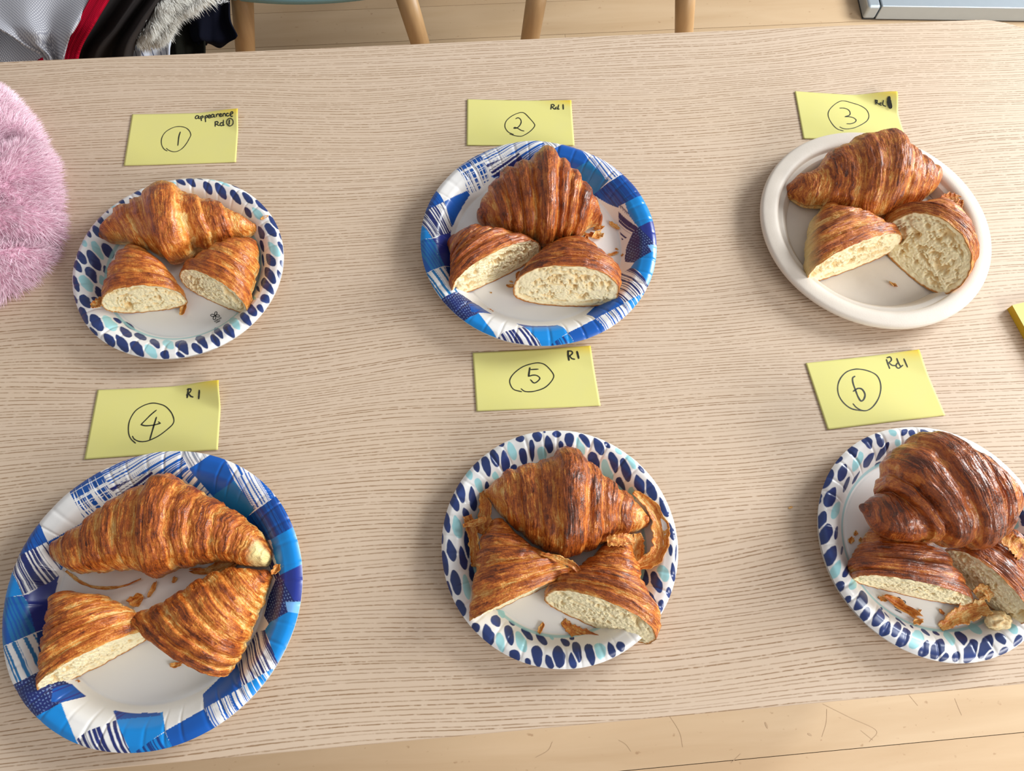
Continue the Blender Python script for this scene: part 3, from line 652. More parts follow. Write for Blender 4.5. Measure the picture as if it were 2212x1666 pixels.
for s, ox, oy, cs, lift, lab, strokes in NOTES:
    cz = [T + .0006, T + .0006 + lift, T + .0006, T + .0006]
    C = np.array([at(*p, z) for p, z in zip(cs, cz)])
    base = T + .0006
    def zc(u, v): return base + lift * sst(.0, 1.0, np.clip((u - v - .55) / .45, 0, 1)) + .0005 * (np.abs(u - .5) * 2) ** 3
    nu, nv = 60, 36
    U, Vv = np.meshgrid(np.linspace(0, 1, nu), np.linspace(0, 1, nv), indexing='ij')
    xy = ((1 - U) * (1 - Vv))[..., None] * C[0] + (U * (1 - Vv))[..., None] * C[1] + (U * Vv)[..., None] * C[2] + ((1 - U) * Vv)[..., None] * C[3]
    xy = xy.copy(); xy[..., 2] = zc(U, Vv)
    glue_and_shade = .9 * sst(.55, 1.0, U) * (1 - sst(.0, .22, Vv)) * np.clip((U - Vv - .55) / .4, 0, 1)  # adhesive tone plus the lifted corner's shade, put into the paper colour
    o = mesh('sticky_note', xy.reshape(-1, 3), grid_faces(nu, nv), MT['note'], attrs={'glue_and_shade': ('FLOAT', glue_and_shade.ravel())}, origin=(*C.mean(0)[:2], T))
    if o.data.polygons[0].normal.z < 0: o.data.flip_normals()
    solid(o, .0003, -1); tag(o, lab, 'note', None)
    e1, e2 = C[1][:2] - C[0][:2], C[3][:2] - C[0][:2]; Mi = np.linalg.inv(np.stack([e1, e2], 1))
    def zf(p, Mi=Mi, C=C, zc=zc):
        uv = (p - C[0][:2]) @ Mi.T; return zc(np.clip(uv[:, 0], 0, 1), np.clip(uv[:, 1], 0, 1)) + .00022
    parts = []; ncirc = {'1': 2, '2': 2, '3': 2, '4': 5, '5': 4, '6': 2}[lab.split('circled ')[1][0]]
    for w, st in strokes:
        if isinstance(st, str):
            q = np.array(st.split(), float).reshape(-1, 2)
        else: q = np.array(st)
        parts.append(ribbon(q / s + np.array([ox, oy]), w * 1.3 / s / 2130, zf))
    V, Fc = join(parts[:ncirc]); mesh('circled_number', V, Fc, MT['ink'], o)
    V, Fc = join(parts[ncirc:]); mesh('handwriting', V, Fc, MT['ink'], o)

# logos printed on two droplet plates
def logo(no, s, ox, oy, petals, text):
    zf = lambda p: np.full(len(p), T + .0031)
    parts = []
    for pt in petals: parts.append(ribbon(np.array(pt) / s + np.array([ox, oy]), .0007, zf, n=26))
    for pt in text: parts.append(ribbon(np.array(pt) / s + np.array([ox, oy]), .00035, zf, n=14))
    V, Fc = join(parts); mesh('printed_flower_mark', V, Fc, MT['logo'], plates[no])
c0 = (830, 735)
def petal(cx, cy, tx, ty, w):
    dx, dy = tx - cx, ty - cy; L = math.hypot(dx, dy); nx, ny = -dy / L, dx / L
    return [(cx + dx * t + nx * w * s_, cy + dy * t + ny * w * s_) for t, s_ in ((0, 0), (.3, .7), (.65, 1), (.92, .6), (1, 0), (.92, -.6), (.65, -1), (.3, -.7), (0, 0))]
def glyphs(x0, y0, x1, y1, n, h):
    out = []
    for i in range(n):
        t = (i + .5) / n; out.append(ell(x0 + (x1 - x0) * t, y0 + (y1 - y0) * t, h * .45, h * .5, 6)[:5 + i % 3])
    return out
logo(1, 33.3, 440, 660, [petal(*c0, 900, 450, 80), petal(*c0, 500, 700, 80), petal(*c0, 1140, 760, 80), petal(*c0, 730, 1015, 90)], glyphs(770, 1150, 1260, 880, 6, 100) + glyphs(880, 1240, 1180, 1090, 5, 60))
logo(6, 15.145, 1900, 1240, [petal(710, 905, 600, 780, 45), petal(710, 905, 850, 940, 45), petal(710, 905, 600, 960, 40), petal(710, 905, 760, 1050, 40)], glyphs(500, 1070, 640, 1150, 5, 45) + glyphs(520, 1170, 720, 1270, 7, 36))

# ------------------------------------------------------------------ croissants
def section(phi, w, h):
    s = np.sin(phi); c = np.cos(phi)
    x = w * np.sign(c) * np.abs(c) ** .92
    z = np.where(s >= 0, .36 * h + .64 * h * np.abs(s) ** .92, .36 * h * (1 - np.abs(s) ** .55))
    return x, z
def solve_rib(A, B, h, z0):
    A, B = np.array(A, float), np.array(B, float)
    u = (B - A) / np.linalg.norm(B - A)
    a, b = at(*A, z0 + .36 * h), at(*B, z0 + .36 * h)
    n = b - a; n[2] = 0; w = np.linalg.norm(n) / 2; n /= 2 * w
    c = (a + b) / 2; c[2] = z0
    ph = np.linspace(0, 2 * np.pi, 48, endpoint=False)
    for _ in range(12):
        x, z = section(ph, w, h)
        P = c + x[:, None] * n + z[:, None] * np.array([0, 0, 1.0])
        q = proj(P) @ u
        k = (proj(c + n * .01 + [0, 0, .36 * h]) - proj(c + [0, 0, .36 * h])) @ u / .01
        eh, el = B @ u - q.max(), A @ u - q.min()
        c = c + n * (eh + el) / 2 / k; w = max(w + (eh - el) / 2 / k, .004)
    return c, n, w
def croissant(mat, ribs, bands, z0, scl, ox, oy, amp=.0016, skew=.0, whole=True, nu=300, nv=116, seed=1, lamp=.0005,
              lean=0.0, center=.5, name='croissant', label='', pale_end=0.0, pale_base=0.0, grooves=(), steps=(), group=None, cutjag=.0007, zlift=None):
    rows = []
    for i, (ax, ay, bx, by, h) in enumerate(ribs):
        h = h / 1000.
        zz = z0 if zlift is None else z0 + zlift[i]
        c, n, w = solve_rib((ox + ax / scl, oy + ay / scl), (ox + bx / scl, oy + by / scl), h, zz)
        rows.append([*c, *n[:2], w, h])
    rows = np.array(rows)
    dense = cat(rows, 400)
    s = np.concatenate([[0], np.cumsum(np.linalg.norm(np.diff(dense[:, :3], axis=0), axis=1))]); L = s[-1]
    r0 = max(.55 * rows[0, 5], .004); r1 = max(.55 * rows[-1, 5], .004) if whole else 0
    S = np.linspace(-r0, L + r1, nu)
    # denser towards rounded ends
    e = np.linspace(0, 1, nu); e = e - .06 * np.sin(2 * np.pi * e) / (2 * np.pi) * 2 if whole else e
    S = -r0 + e * (L + r0 + r1)
    Sc = np.clip(S, 0, L)
    G = np.stack([np.interp(Sc, s, dense[:, k]) for k in range(7)], 1)
    tan = np.stack([np.gradient(dense[:, 0], s), np.gradient(dense[:, 1], s), 0 * s], 1)
    ta, tb_ = tan[6] / np.linalg.norm(tan[6]), tan[-6] / np.linalg.norm(tan[-6])
    # tips go on along the normal of the end section
    n0 = np.array([rows[0, 3], rows[0, 4], 0]); t0 = ta - n0 * (ta @ n0) * .5; t0 /= np.linalg.norm(t0)
    n1 = np.array([rows[-1, 3], rows[-1, 4], 0]); n1 /= np.linalg.norm(n1); t1 = tb_ - n1 * (tb_ @ n1) * (.5 if whole else 1.0); t1 /= np.linalg.norm(t1)
    off = np.minimum(S, 0)[:, None] * t0 + np.maximum(S - L, 0)[:, None] * t1
    sc_ = np.ones(nu)
    k = S < 0; sc_[k] = np.sqrt(np.clip(1 - (S[k] / r0) ** 2, 0, 1))
    if whole:
        k = S > L; sc_[k] = np.sqrt(np.clip(1 - ((S[k] - L) / r1) ** 2, 0, 1))
    sc_ = np.maximum(sc_, .02)
    ph = np.linspace(0, 2 * np.pi, nv, endpoint=False); ph = ph + .0
    PH, SS = np.meshgrid(ph, S)
    w, h = G[:, 5][:, None], G[:, 6][:, None]
    x, z = section(PH, w, h)
    zc = .36 * h
    rx, rz = x * sc_[:, None], (z - zc) * sc_[:, None]
    zcen = zc * (0.35 + .65 * sc_[:, None])
    # bands of rolled dough
    ue = SS / L + skew * np.cos(PH) + .012 * noise(PH * 1.4, SS * 25, seed) + .006 * noise(PH * 4, SS * 70, seed + 3)
    ed = np.array([-.2] + list(bands) + [1.2]); f = np.zeros_like(ue); bi = np.zeros_like(ue)
    for k in range(len(ed) - 1):
        a, b = ed[k], ed[k + 1]; msk = (ue >= a) & (ue < b); t = (ue[msk] - a) / (b - a)
        if a < center < b: v = sst(0, .16, t) * (1 - sst(.84, 1, t)) * (.9 + .25 * np.sin(np.pi * t))
        else:
            if b <= center: t = 1 - t      # t grows outward
            v = sst(0, .5, t) * (1 - sst(.86, 1, t)) * (.85 + .15 * t)
        f[msk] = v; bi[msk] = k
    brt = _tab[(bi.astype(int) * 37 + seed * 11) & 4095]
    topn = np.clip(np.sin(PH), -.2, 1)
    endf = np.clip(np.minimum(SS + r0, (L + r1 - SS) if whole else 1) / .02, .25, 1)
    arc = PH * (w + h) * .5
    lam = noise(ue * L * 1000 / 1.9, arc * 1000 / 28, seed) * .7 + noise(ue * L * 1000 / .9, arc * 1000 / 18, seed + 5) * .45
    Xw = G[:, 0][:, None] + rx * G[:, 3][:, None]; Yw = G[:, 1][:, None] + rx * G[:, 4][:, None]
    tz = np.mod(ue * L * 1000 / 3.1 + 1.3 * noise(ue * L * 1000 / 9, arc * 1000 / 9, seed + 2), 1.0)
    tz = (1 - tz) * sst(0, .12, tz) * sst(-.1, .4, noise(ue * L * 1000 / 8, arc * 1000 / 20, seed + 8))
    bl = fbm(Xw * 130, Yw * 130, (zcen + rz) * 130 + seed, 3)
    bl2 = fbm(Xw * 420, Yw * 420, (zcen + rz) * 420 + seed, 2)
    low = sst(-.7, .1, np.sin(PH))
    ext = 0 * ue
    for u0, dep, wd_ in grooves: ext = ext - dep / 1000 * np.exp(-((ue - u0) / wd_) ** 2)
    for u0, dep, sg, dec in steps: ext = ext - dep / 1000 * sst(0, .008, sg * (ue - u0)) * (1 - sst(0, dec, sg * (ue - u0)))
    disp = (ext * endf + amp * (f - .55) * endf + lamp * (lam + 1.1 * tz) * endf + .0016 * bl * endf + .0005 * bl2 * endf) * low
    rad = np.hypot(rx, rz) + 1e-6
    kk = 1 + disp / np.maximum(rad, .004)
    rx, rz = rx * kk, rz * kk
    X = G[:, 0][:, None] + off[:, 0][:, None] + rx * G[:, 3][:, None]
    Y = G[:, 1][:, None] + off[:, 1][:, None] + rx * G[:, 4][:, None]
    Z = G[:, 2][:, None] + zcen + rz
    Z = np.maximum(Z, G[:, 2][:, None])
    if lean:
        q = sst(.25, 1.0, SS / L) * (Z - G[:, 2][:, None]) * lean
        X = X - q * t1[0]; Y = Y - q * t1[1]
    if not whole:
        j = (np.arange(nu) > nu - 4)[:, None] * noise(PH * 14, seed * 3.3) * cutjag
        X += j * t1[0]; Y += j * t1[1]
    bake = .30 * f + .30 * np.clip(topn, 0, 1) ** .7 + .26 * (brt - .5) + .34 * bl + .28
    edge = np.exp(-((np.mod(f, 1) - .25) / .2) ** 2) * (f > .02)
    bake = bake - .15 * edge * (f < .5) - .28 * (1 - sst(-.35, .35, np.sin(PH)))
    pale = np.zeros_like(bake)
    if pale_end: pale = pale + pale_end * sst(L - .012, L - .004, SS + .004 * bl) * sst(-.75, -.2, np.cos(PH - .2))
    if pale_base: pale = pale + pale_base * sst(.55, .95, -np.cos(PH) + .25 * bl) * (1 - sst(.1, .8, np.sin(PH)))
    if not whole: bake = bake - .3 * sst(L - .004, L, SS) * low
    lv = np.stack([ue * L * 1000 + seed * 57, arc * 1000, 0 * ue + seed * 3.7], -1)
    V = np.stack([X, Y, Z], -1)
    Fq = grid_faces(nu, nv, True)[:, ::-1].tolist()
    Fq.append(list(range(nv)))
    if whole: Fq.append(list(range((nu - 1) * nv, nu * nv))[::-1])
    org = (*V[..., :2].reshape(-1, 2).mean(0), z0)
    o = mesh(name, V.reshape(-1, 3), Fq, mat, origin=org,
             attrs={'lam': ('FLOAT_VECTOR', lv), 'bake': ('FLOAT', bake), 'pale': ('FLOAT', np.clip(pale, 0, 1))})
    tag(o, label, 'croissant', group)
    if not whole:
        ring = V[-1]; n2, nr = 220, 74
        idx = np.arange(n2) / n2 * nv; i0 = idx.astype(int) % nv; fr = (idx - idx.astype(int))[:, None]
        bd = ring[i0] * (1 - fr) + ring[(i0 + 1) % nv] * fr
        cen = bd.mean(0); t = np.linspace(0, 1, nr)[:, None]
        PHc = (np.arange(n2) / n2 * 2 * np.pi)[None, :] + 0 * t
        inn = cen + (bd - cen)[None] * t[..., None] * .995
        # lamellae curl round the centre of the roll
        rloc = np.linalg.norm(inn - cen, axis=-1) * 1000
        cx_, cz_ = (inn - cen) @ n1 * 1000, inn[..., 2] * 1000 - cen[2] * 1000
        swirl = t * 8.5 + .35 * np.sin(PHc + seed) + .7 * noise(cx_ / 9, cz_ / 9, seed)
        a1 = noise(swirl, 2.6 * np.cos(PHc), 2.6 * np.sin(PHc) + seed) + .55 * noise(swirl * 2.2, cx_ / 3.0, cz_ / 3.0 + 4) + .35 * noise(cx_ / 1.6, cz_ / 1.2, seed)
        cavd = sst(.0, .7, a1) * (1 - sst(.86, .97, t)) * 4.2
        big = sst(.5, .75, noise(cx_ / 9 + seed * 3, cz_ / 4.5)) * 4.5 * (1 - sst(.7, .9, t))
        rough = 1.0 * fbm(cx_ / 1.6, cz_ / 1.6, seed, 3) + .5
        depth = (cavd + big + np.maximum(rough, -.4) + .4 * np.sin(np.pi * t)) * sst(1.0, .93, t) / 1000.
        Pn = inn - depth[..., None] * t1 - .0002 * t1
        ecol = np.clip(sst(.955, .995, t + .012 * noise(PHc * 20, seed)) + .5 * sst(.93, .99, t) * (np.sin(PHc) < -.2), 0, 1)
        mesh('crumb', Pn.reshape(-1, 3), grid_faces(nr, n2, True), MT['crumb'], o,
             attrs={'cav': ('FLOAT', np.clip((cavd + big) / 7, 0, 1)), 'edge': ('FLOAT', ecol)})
    return o
PB = T + .0032
C1, C2, C3, C4, C5, C6 = (3.966, 140, 370), (3.4709, 890, 290), (3.7018, 1630, 270), (2.4145, 0, 960), (3.0852, 940, 920), (3.0847, 1740, 910)
def cro(no, cs, ribs, bands, label, **kw):
    return croissant(CR[no], [tuple(r) for r in ribs], bands, kw.pop('z0', PB), *cs, label=label, **kw)
def half(*a, **kw): return cro(*a, whole=False, center=1.3, nu=kw.pop('nu', 190), name='croissant_half', **kw)

cro(1, C1, [(322, 540, 350, 600, 18), (345, 440, 400, 628, 28), (480, 300, 560, 645, 36), (640, 225, 720, 690, 45), (770, 140, 850, 765, 55), (900, 95, 900, 792, 58), (1030, 130, 1010, 762, 56),
    (1110, 190, 1150, 700, 47), (1270, 235, 1290, 665, 42), (1430, 305, 1420, 612, 36), (1560, 390, 1540, 582, 26), (1625, 445, 1625, 535, 14)],
    [.14, .27, .36, .58, .72, .86], 'whole golden glossy croissant on the droplet plate below note 1', amp=.0034, skew=-.03, seed=1, lamp=.0002, steps=[(.575, 3.2, 1, .12)])
half(1, C1, [(565, 660, 630, 665, 15), (500, 710, 770, 730, 32), (440, 800, 880, 830, 45), (380, 930, 950, 930, 51), (340, 1050, 1010, 1020, 50), (322, 1180, 1040, 1110, 45)],
    [.3, .55, .78], 'golden croissant half, left of two on plate 1, cut face towards the front', amp=.003, seed=11, lamp=.0002, lean=.12)
half(1, C1, [(1510, 600, 1650, 625, 14), (1370, 620, 1672, 710, 30), (1230, 700, 1660, 840, 42), (1120, 780, 1625, 980, 47), (1010, 850, 1600, 1090, 49), (955, 940, 1550, 1205, 46)],
    [.28, .52, .76], 'golden croissant half, right of two on plate 1, open crumb facing lower left', amp=.003, seed=12, lamp=.0002, lean=.2)

cro(2, C2, [(496, 560, 560, 690, 20), (510, 480, 640, 730, 32), (560, 405, 700, 760, 40), (690, 262, 800, 790, 50), (800, 212, 870, 802, 55), (920, 150, 960, 825, 60), (1000, 100, 1010, 837, 65), (1110, 168, 1080, 820, 58),
    (1240, 280, 1160, 800, 52), (1330, 400, 1260, 760, 45), (1398, 490, 1330, 705, 34), (1420, 590, 1390, 690, 22)],
    [.1, .2, .31, .42, .62, .7, .79, .89], 'whole deep bronze ridged croissant on the blue plate below note 2', amp=.0046, seed=2)
half(2, C2, [(268, 840, 340, 765, 16), (280, 920, 480, 712, 36), (288, 990, 600, 740, 46), (292, 1060, 740, 780, 52), (292, 1130, 880, 815, 50), (312, 1195, 975, 870, 46)],
    [.2, .38, .56, .76], 'bronze croissant half on the left of the blue plate below note 2', amp=.0034, seed=21, lean=.15)
half(2, C2, [(1150, 810, 1280, 810, 20), (1050, 840, 1400, 890, 38), (960, 920, 1480, 990, 50), (880, 1010, 1530, 1060, 56), (810, 1100, 1568, 1120, 57), (765, 1205, 1540, 1245, 56)],
    [.3, .52, .8], 'bronze croissant half with wide open honeycomb crumb facing front, plate 2', amp=.003, seed=22, lean=.3)

cro(3, C3, [(262, 470, 290, 590, 20), (320, 415, 400, 648, 32), (430, 368, 500, 668, 38), (540, 250, 640, 672, 46), (650, 175, 760, 722, 53), (760, 115, 900, 757, 60), (900, 50, 1000, 757, 66), (1040, 58, 1100, 722, 66),
    (1160, 160, 1200, 697, 56), (1260, 240, 1300, 642, 46), (1320, 303, 1390, 590, 38), (1415, 330, 1445, 530, 28), (1465, 400, 1468, 470, 16)],
    [.2, .38, .5, .67, .76, .87], 'whole brown croissant on the plain off-white pulp plate', amp=.0036, skew=.02, seed=3, z0=T + .0036)
half(3, C3, [(520, 670, 625, 655, 22), (450, 760, 740, 735, 38), (410, 880, 900, 745, 47), (400, 1000, 1040, 830, 50), (398, 1110, 1150, 870, 48), (425, 1250, 1205, 955, 45)],
    [.2, .45, .75], 'brown croissant half on the pulp plate, left one, dense pale crumb', amp=.003, seed=31, lean=.22, z0=T + .0036, pale_base=.8)
half(3, C3, [(1380, 640, 1560, 700, 30), (1250, 670, 1680, 830, 45), (1130, 700, 1705, 960, 54), (1030, 745, 1685, 1150, 58), (1000, 860, 1570, 1350, 60)],
    [.3, .62], 'brown croissant half on the pulp plate, right one, with big swirled cut face', amp=.0034, seed=32, lean=.55, z0=T + .0036)

cro(4, C4, [(312, 500, 310, 620, 26), (365, 465, 370, 668, 35), (450, 420, 450, 672, 43), (560, 330, 570, 662, 50), (680, 250, 680, 657, 56), (800, 190, 770, 682, 62), (870, 160, 820, 687, 64), (950, 185, 900, 657, 62), (1060, 248, 1000, 632, 56),
    (1160, 308, 1100, 612, 50), (1270, 378, 1190, 612, 43), (1360, 450, 1270, 637, 37), (1405, 540, 1370, 637, 28)],
    [.08, .17, .27, .36, .45, .58, .67, .76, .86], 'whole tan finely layered croissant with a pale torn tip, front left plate', amp=.0022, seed=4, lamp=.0006, pale_end=1.0, steps=[(.455, 3.0, -1, .12)])
half(4, C4, [(262, 840, 400, 768, 30), (250, 930, 550, 788, 45), (240, 1030, 650, 840, 52), (225, 1130, 720, 880, 52), (215, 1220, 770, 930, 48), (205, 1300, 792, 990, 43)],
    [.18, .36, .52, .68, .84], 'brown layered croissant half, lower left on the front left plate', amp=.0024, seed=41, lamp=.0006, lean=.12)
half(4, C4, [(1365, 655, 1415, 705, 16), (1250, 640, 1385, 800, 33), (1110, 670, 1330, 930, 44), (980, 730, 1290, 1040, 51), (850, 800, 1260, 1110, 51), (722, 850, 1205, 1180, 44)],
    [.16, .3, .44, .6, .76, .88], 'brown layered croissant half, right one on the front left plate, cut face hidden', amp=.0024, seed=42, lamp=.0006, lean=-.3)

cro(5, C5, [(345, 425, 352, 485, 22), (420, 338, 440, 602, 36), (520, 288, 560, 702, 45), (640, 248, 670, 792, 52), (740, 222, 760, 842, 58), (820, 155, 850, 882, 66), (920, 158, 920, 862, 66), (1020, 225, 1010, 852, 58), (1120, 330, 1110, 792, 50),
    (1230, 420, 1200, 742, 43), (1330, 503, 1320, 722, 33), (1400, 590, 1400, 680, 20)],
    [.1, .2, .32, .43, .6, .7, .8, .9], 'whole amber croissant on the droplet plate below note 5', amp=.0026, seed=5, lamp=.0005, steps=[(.60, 2.5, 1, .1), (.43, 1.5, -1, .08)])
half(5, C5, [(370, 655, 460, 640, 22), (310, 760, 590, 770, 38), (280, 890, 720, 850, 46), (260, 1010, 820, 900, 50), (235, 1150, 890, 940, 46), (233, 1300, 915, 985, 40)],
    [.18, .38, .6, .82], 'amber croissant half, left of two on plate 5, cut side turned down', amp=.0026, seed=51, lamp=.0005, lean=-.02)
half(5, C5, [(1130, 785, 1305, 800, 26), (1040, 870, 1340, 900, 38), (950, 950, 1380, 1060, 48), (840, 1030, 1430, 1200, 54), (745, 1090, 1485, 1350, 55), (725, 1190, 1440, 1480, 52)],
    [.2, .4, .62, .84], 'amber croissant half, right of two on plate 5, overhanging the rim', amp=.0028, seed=52, lamp=.0005, lean=.35)

half(6, C6, [(440, 700, 700, 720, 26), (390, 760, 850, 820, 32), (340, 850, 940, 900, 38), (290, 930, 1010, 1030, 42), (290, 1000, 1070, 1110, 42), (320, 1060, 1110, 1240, 38)],
    [.3, .6, .85], 'chestnut glazed croissant half, lower left under the whole one, plate 6', amp=.0028, seed=61, lean=.16)
half(6, C6, [(1330, 720, 1440, 860, 22), (1220, 760, 1450, 980, 30), (1120, 800, 1450, 1120, 38), (1000, 830, 1456, 1260, 44), (910, 870, 1440, 1370, 44)],
    [.3, .6], 'chestnut glazed croissant half at the right rim of plate 6', amp=.003, seed=62, lean=.15)
cro(6, C6, [(385, 560, 395, 612, 16), (430, 520, 480, 730, 34), (500, 480, 640, 795, 42), (495, 462, 790, 800, 43), (472, 425, 840, 815, 54), (510, 310, 930, 828, 60), (620, 165, 1060, 832, 66), (760, 112, 1170, 835, 68), (920, 128, 1260, 800, 66),
    (1080, 225, 1310, 760, 58), (1200, 290, 1345, 700, 48), (1310, 410, 1380, 640, 36), (1385, 520, 1390, 590, 18)],
    [.30, .47, .67, .80], 'whole chestnut glazed croissant lying on top of two halves, plate 6', amp=.0055, seed=6, z0=PB + .024, lamp=.0006, grooves=[(.29, 4.5, .012)], steps=[(.69, 4.5, 1, .13)])

# ------------------------------------------------------------------ flakes
MT['flake'] = mat_crust('crisp_flake', .10, .6, .8)
def flk(lx, ly, seed):
    lv = np.stack([np.asarray(ly) * 1000 + seed * 13, np.asarray(lx) * 1000, 0 * np.asarray(lx) + seed], -1).reshape(-1, 3)
    n = len(lv); return {'lam': ('FLOAT_VECTOR', lv), 'bake': ('FLOAT', np.full(n, .30 + .35 * _tab[(seed * 97) & 4095])), 'pale': ('FLOAT', np.zeros(n))}
def flake(x, y, L, Wd, ang, z, curl, label, seed=0, group='loose flakes', nl=16, nw=7, wav=1.0):
    """curled shred centred at picture point x, y; L, Wd in metres; ang in degrees in the table plane"""
    c = at(x, y, z)
    U, Vv = np.meshgrid(np.linspace(-1, 1, nl), np.linspace(-1, 1, nw), indexing='ij')
    wd = Wd / 2 * (1 - .55 * np.abs(U) ** 2.2) * (1 + .35 * noise(U * 3, Vv * 1.5 + seed, seed))
    lx = U * L / 2 + .12 * L * noise(Vv * 2 + seed, 3) ; ly = Vv * wd + .15 * Wd * noise(U * 2, seed + 8)
    zz = curl * (Vv ** 2) * Wd * .6 + curl * .4 * L * U ** 2 * .3 + wav * .0007 * noise(U * 2.2, Vv * 1.6, seed)
    a = math.radians(ang)
    X = c[0] + lx * math.cos(a) - ly * math.sin(a); Y = c[1] + lx * math.sin(a) + ly * math.cos(a)
    Z = zz - zz.min() + z
    o = mesh('pastry_flake', np.stack([X, Y, Z], -1).reshape(-1, 3), grid_faces(nl, nw), MT['flake'], origin=(c[0], c[1], z), attrs=flk(lx, ly, seed))
    solid(o, .0004, 1); tag(o, label, 'flake', group)
    return o
def strip(name, path, wid, zs, cup, label, mat, catg='flake', n=44, nw=9, seed=3, roll=0.0):
    P = np.array([at(x, y, z) for (x, y), z in zip(path, zs)]); P = cat(P, n); Wd = cat(np.array(wid, float)[:, None], n)[:, 0]
    d = np.gradient(P, axis=0); d[:, 2] = 0; d /= np.linalg.norm(d, axis=1)[:, None]; nn = np.stack([-d[:, 1], d[:, 0], 0 * d[:, 0]], 1)
    v = np.linspace(-1, 1, nw)[None, :]; wob = 1 + .22 * noise(np.arange(n)[:, None] * .45 * 40 / n, v * 1.2, seed) + .10 * noise(np.arange(n)[:, None] * .9, np.sign(v) * 2, seed)
    an = v * cup + roll
    off = np.sin(an) / max(cup, .2) * wob * Wd[:, None] / 2; up = (1 - np.cos(an)) / max(cup, .2) * Wd[:, None] / 2
    V = P[:, None, :] + off[..., None] * nn[:, None, :]; V[..., 2] += up + .0014 * noise(np.arange(n)[:, None] * 8. / n, v * 1.5, seed)
    # the strip itself must not sink below the height of its path
    V[..., 2] += np.maximum(0, P[:, None, 2] - V[..., 2])
    o = mesh(name, V.reshape(-1, 3), grid_faces(n, nw), mat, origin=(*P.mean(0)[:2], V[..., 2].min()), attrs=flk(np.arange(n)[:, None] * .002 + 0 * v, v * Wd[:, None] / 2, seed))
    solid(o, .0005, 1); tag(o, label, catg, None); return o
def px(cs, x, y): return (cs[1] + x / cs[0], cs[2] + y / cs[0])
g2 = 'loose flakes right of the whole croissant on plate 2'
for i, (x, y, L, Wd, an, cu) in enumerate([(1515, 690, .013, .005, -48, .5), (1400, 705, .012, .004, 8, .4), (1300, 795, .009, .005, 60, .7), (1390, 770, .013, .009, 30, .6), (1330, 760, .010, .005, 5, .5), (1505, 900, .012, .0035, 14, .3), (1368, 858, .004, .0025, 30, .3), (1535, 862, .003, .0015, -10, .3), (1285, 750, .008, .004, 20, .3), (1575, 905, .003, .002, 40, .3)]):
    flake(*px(C2, x, y), L, Wd, an, T + .0030, cu, ['slanted flake farthest upper right of the whole croissant, plate 2', 'flat flake just below the right tip of the whole croissant, plate 2', 'dark upright flake nearest the open-crumb half, plate 2',
      'largest orange flake in the cluster right of the whole croissant, plate 2', 'flake left of the largest one in the cluster, plate 2', 'long flat flake below the cluster, plate 2', 'tiny flake between the cluster and the right half, plate 2',
      'dark speck above the long flat flake, plate 2', 'flake half under the edge of the whole croissant, plate 2', 'speck right of the long flat flake, near the plate wall, plate 2'][i], i, g2)
for i, (x, y, L, Wd, an, lb) in enumerate([(795, 1060, .010, .004, 75, 'upright flake between the two halves on plate 2'), (740, 1140, .009, .0035, -12, 'flake just left of the open-crumb half, plate 2'), (592, 1190, .002, .001, -30, 'tiny speck on bare white middle of plate 2'), (585, 1325, .008, .003, -30, 'flake near the lower left wall of plate 2'), (745, 1108, .004, .002, -20, 'tiny flake between the halves of plate 2, above the larger one')]):
    flake(*px(C2, x, y), L, Wd, an, T + .0030, .4, lb, 20 + i, None)
flake(*px(C1, 1710, 400), .009, .003, 35, T + .0185, .4, 'golden flake on the upper right rim of plate 1', 31, None)
flake(*px(C1, 1020, 1185), .014, .006, 78, T + .004, .5, 'flake hanging from the left half on plate 1', 32, None)
strip('pastry_flake', [px(C1, 222, 1155), px(C1, 290, 1140), px(C1, 380, 1090)], [.006, .012, .012], [T + .022, T + .020, T + .018], 1.1, 'dark flaky wing at left end of the left half, plate 1', CR[1] if False else MT['flake'], seed=5)
flake(*px(C1, 1140, 748), .012, .007, 20, T + .004, .5, 'flake behind the right half on plate 1', 33, None)
for i, (x, y, L, Wd, an, cu, z, lb) in enumerate([(1100, 1278, .009, .004, -40, .4, .0034, 'single flake on the bare front of the pulp plate'), (1400, 610, .006, .003, 40, .3, .0034, 'tiny flake below the croissant tip, plate 3'), (1370, 640, .005, .003, 0, .3, .0034, 'tiny flake nearest the right half, plate 3')]):
    flake(*px(C3, x, y), L, Wd, an, T + z, cu, lb, 40 + i, None, wav=3)
strip('pastry_curl', [px(C3, 1490, 625), px(C3, 1560, 600), px(C3, 1650, 600)], [.012, .018, .008], [T + .018, T + .017, T + .018], 1.0, 'crumpled golden shred at the right rim of the pulp plate', MT['flake'], seed=31)
strip('pastry_curl', [px(C3, 1645, 600), px(C3, 1625, 670), px(C3, 1600, 745)], [.006, .009, .006], [T + .020, T + .018, T + .016], 1.0, 'golden shred hanging down from the crumpled one, plate 3', MT['flake'], seed=33)
strip('pastry_curl', [px(C3, 1590, 735), px(C3, 1640, 750), px(C3, 1695, 742)], [.005, .006, .003], [T + .016, T + .015, T + .016], .8, 'forked pale shred end nearest the pulp plate rim', MT['flake'], seed=34)
strip('pastry_curl', [px(C3, 1540, 600), px(C3, 1580, 650), px(C3, 1620, 640)], [.010, .014, .008], [T + .016, T + .014, T + .016], 1.1, 'inner golden shred behind the right half, plate 3', MT['flake'], seed=35)
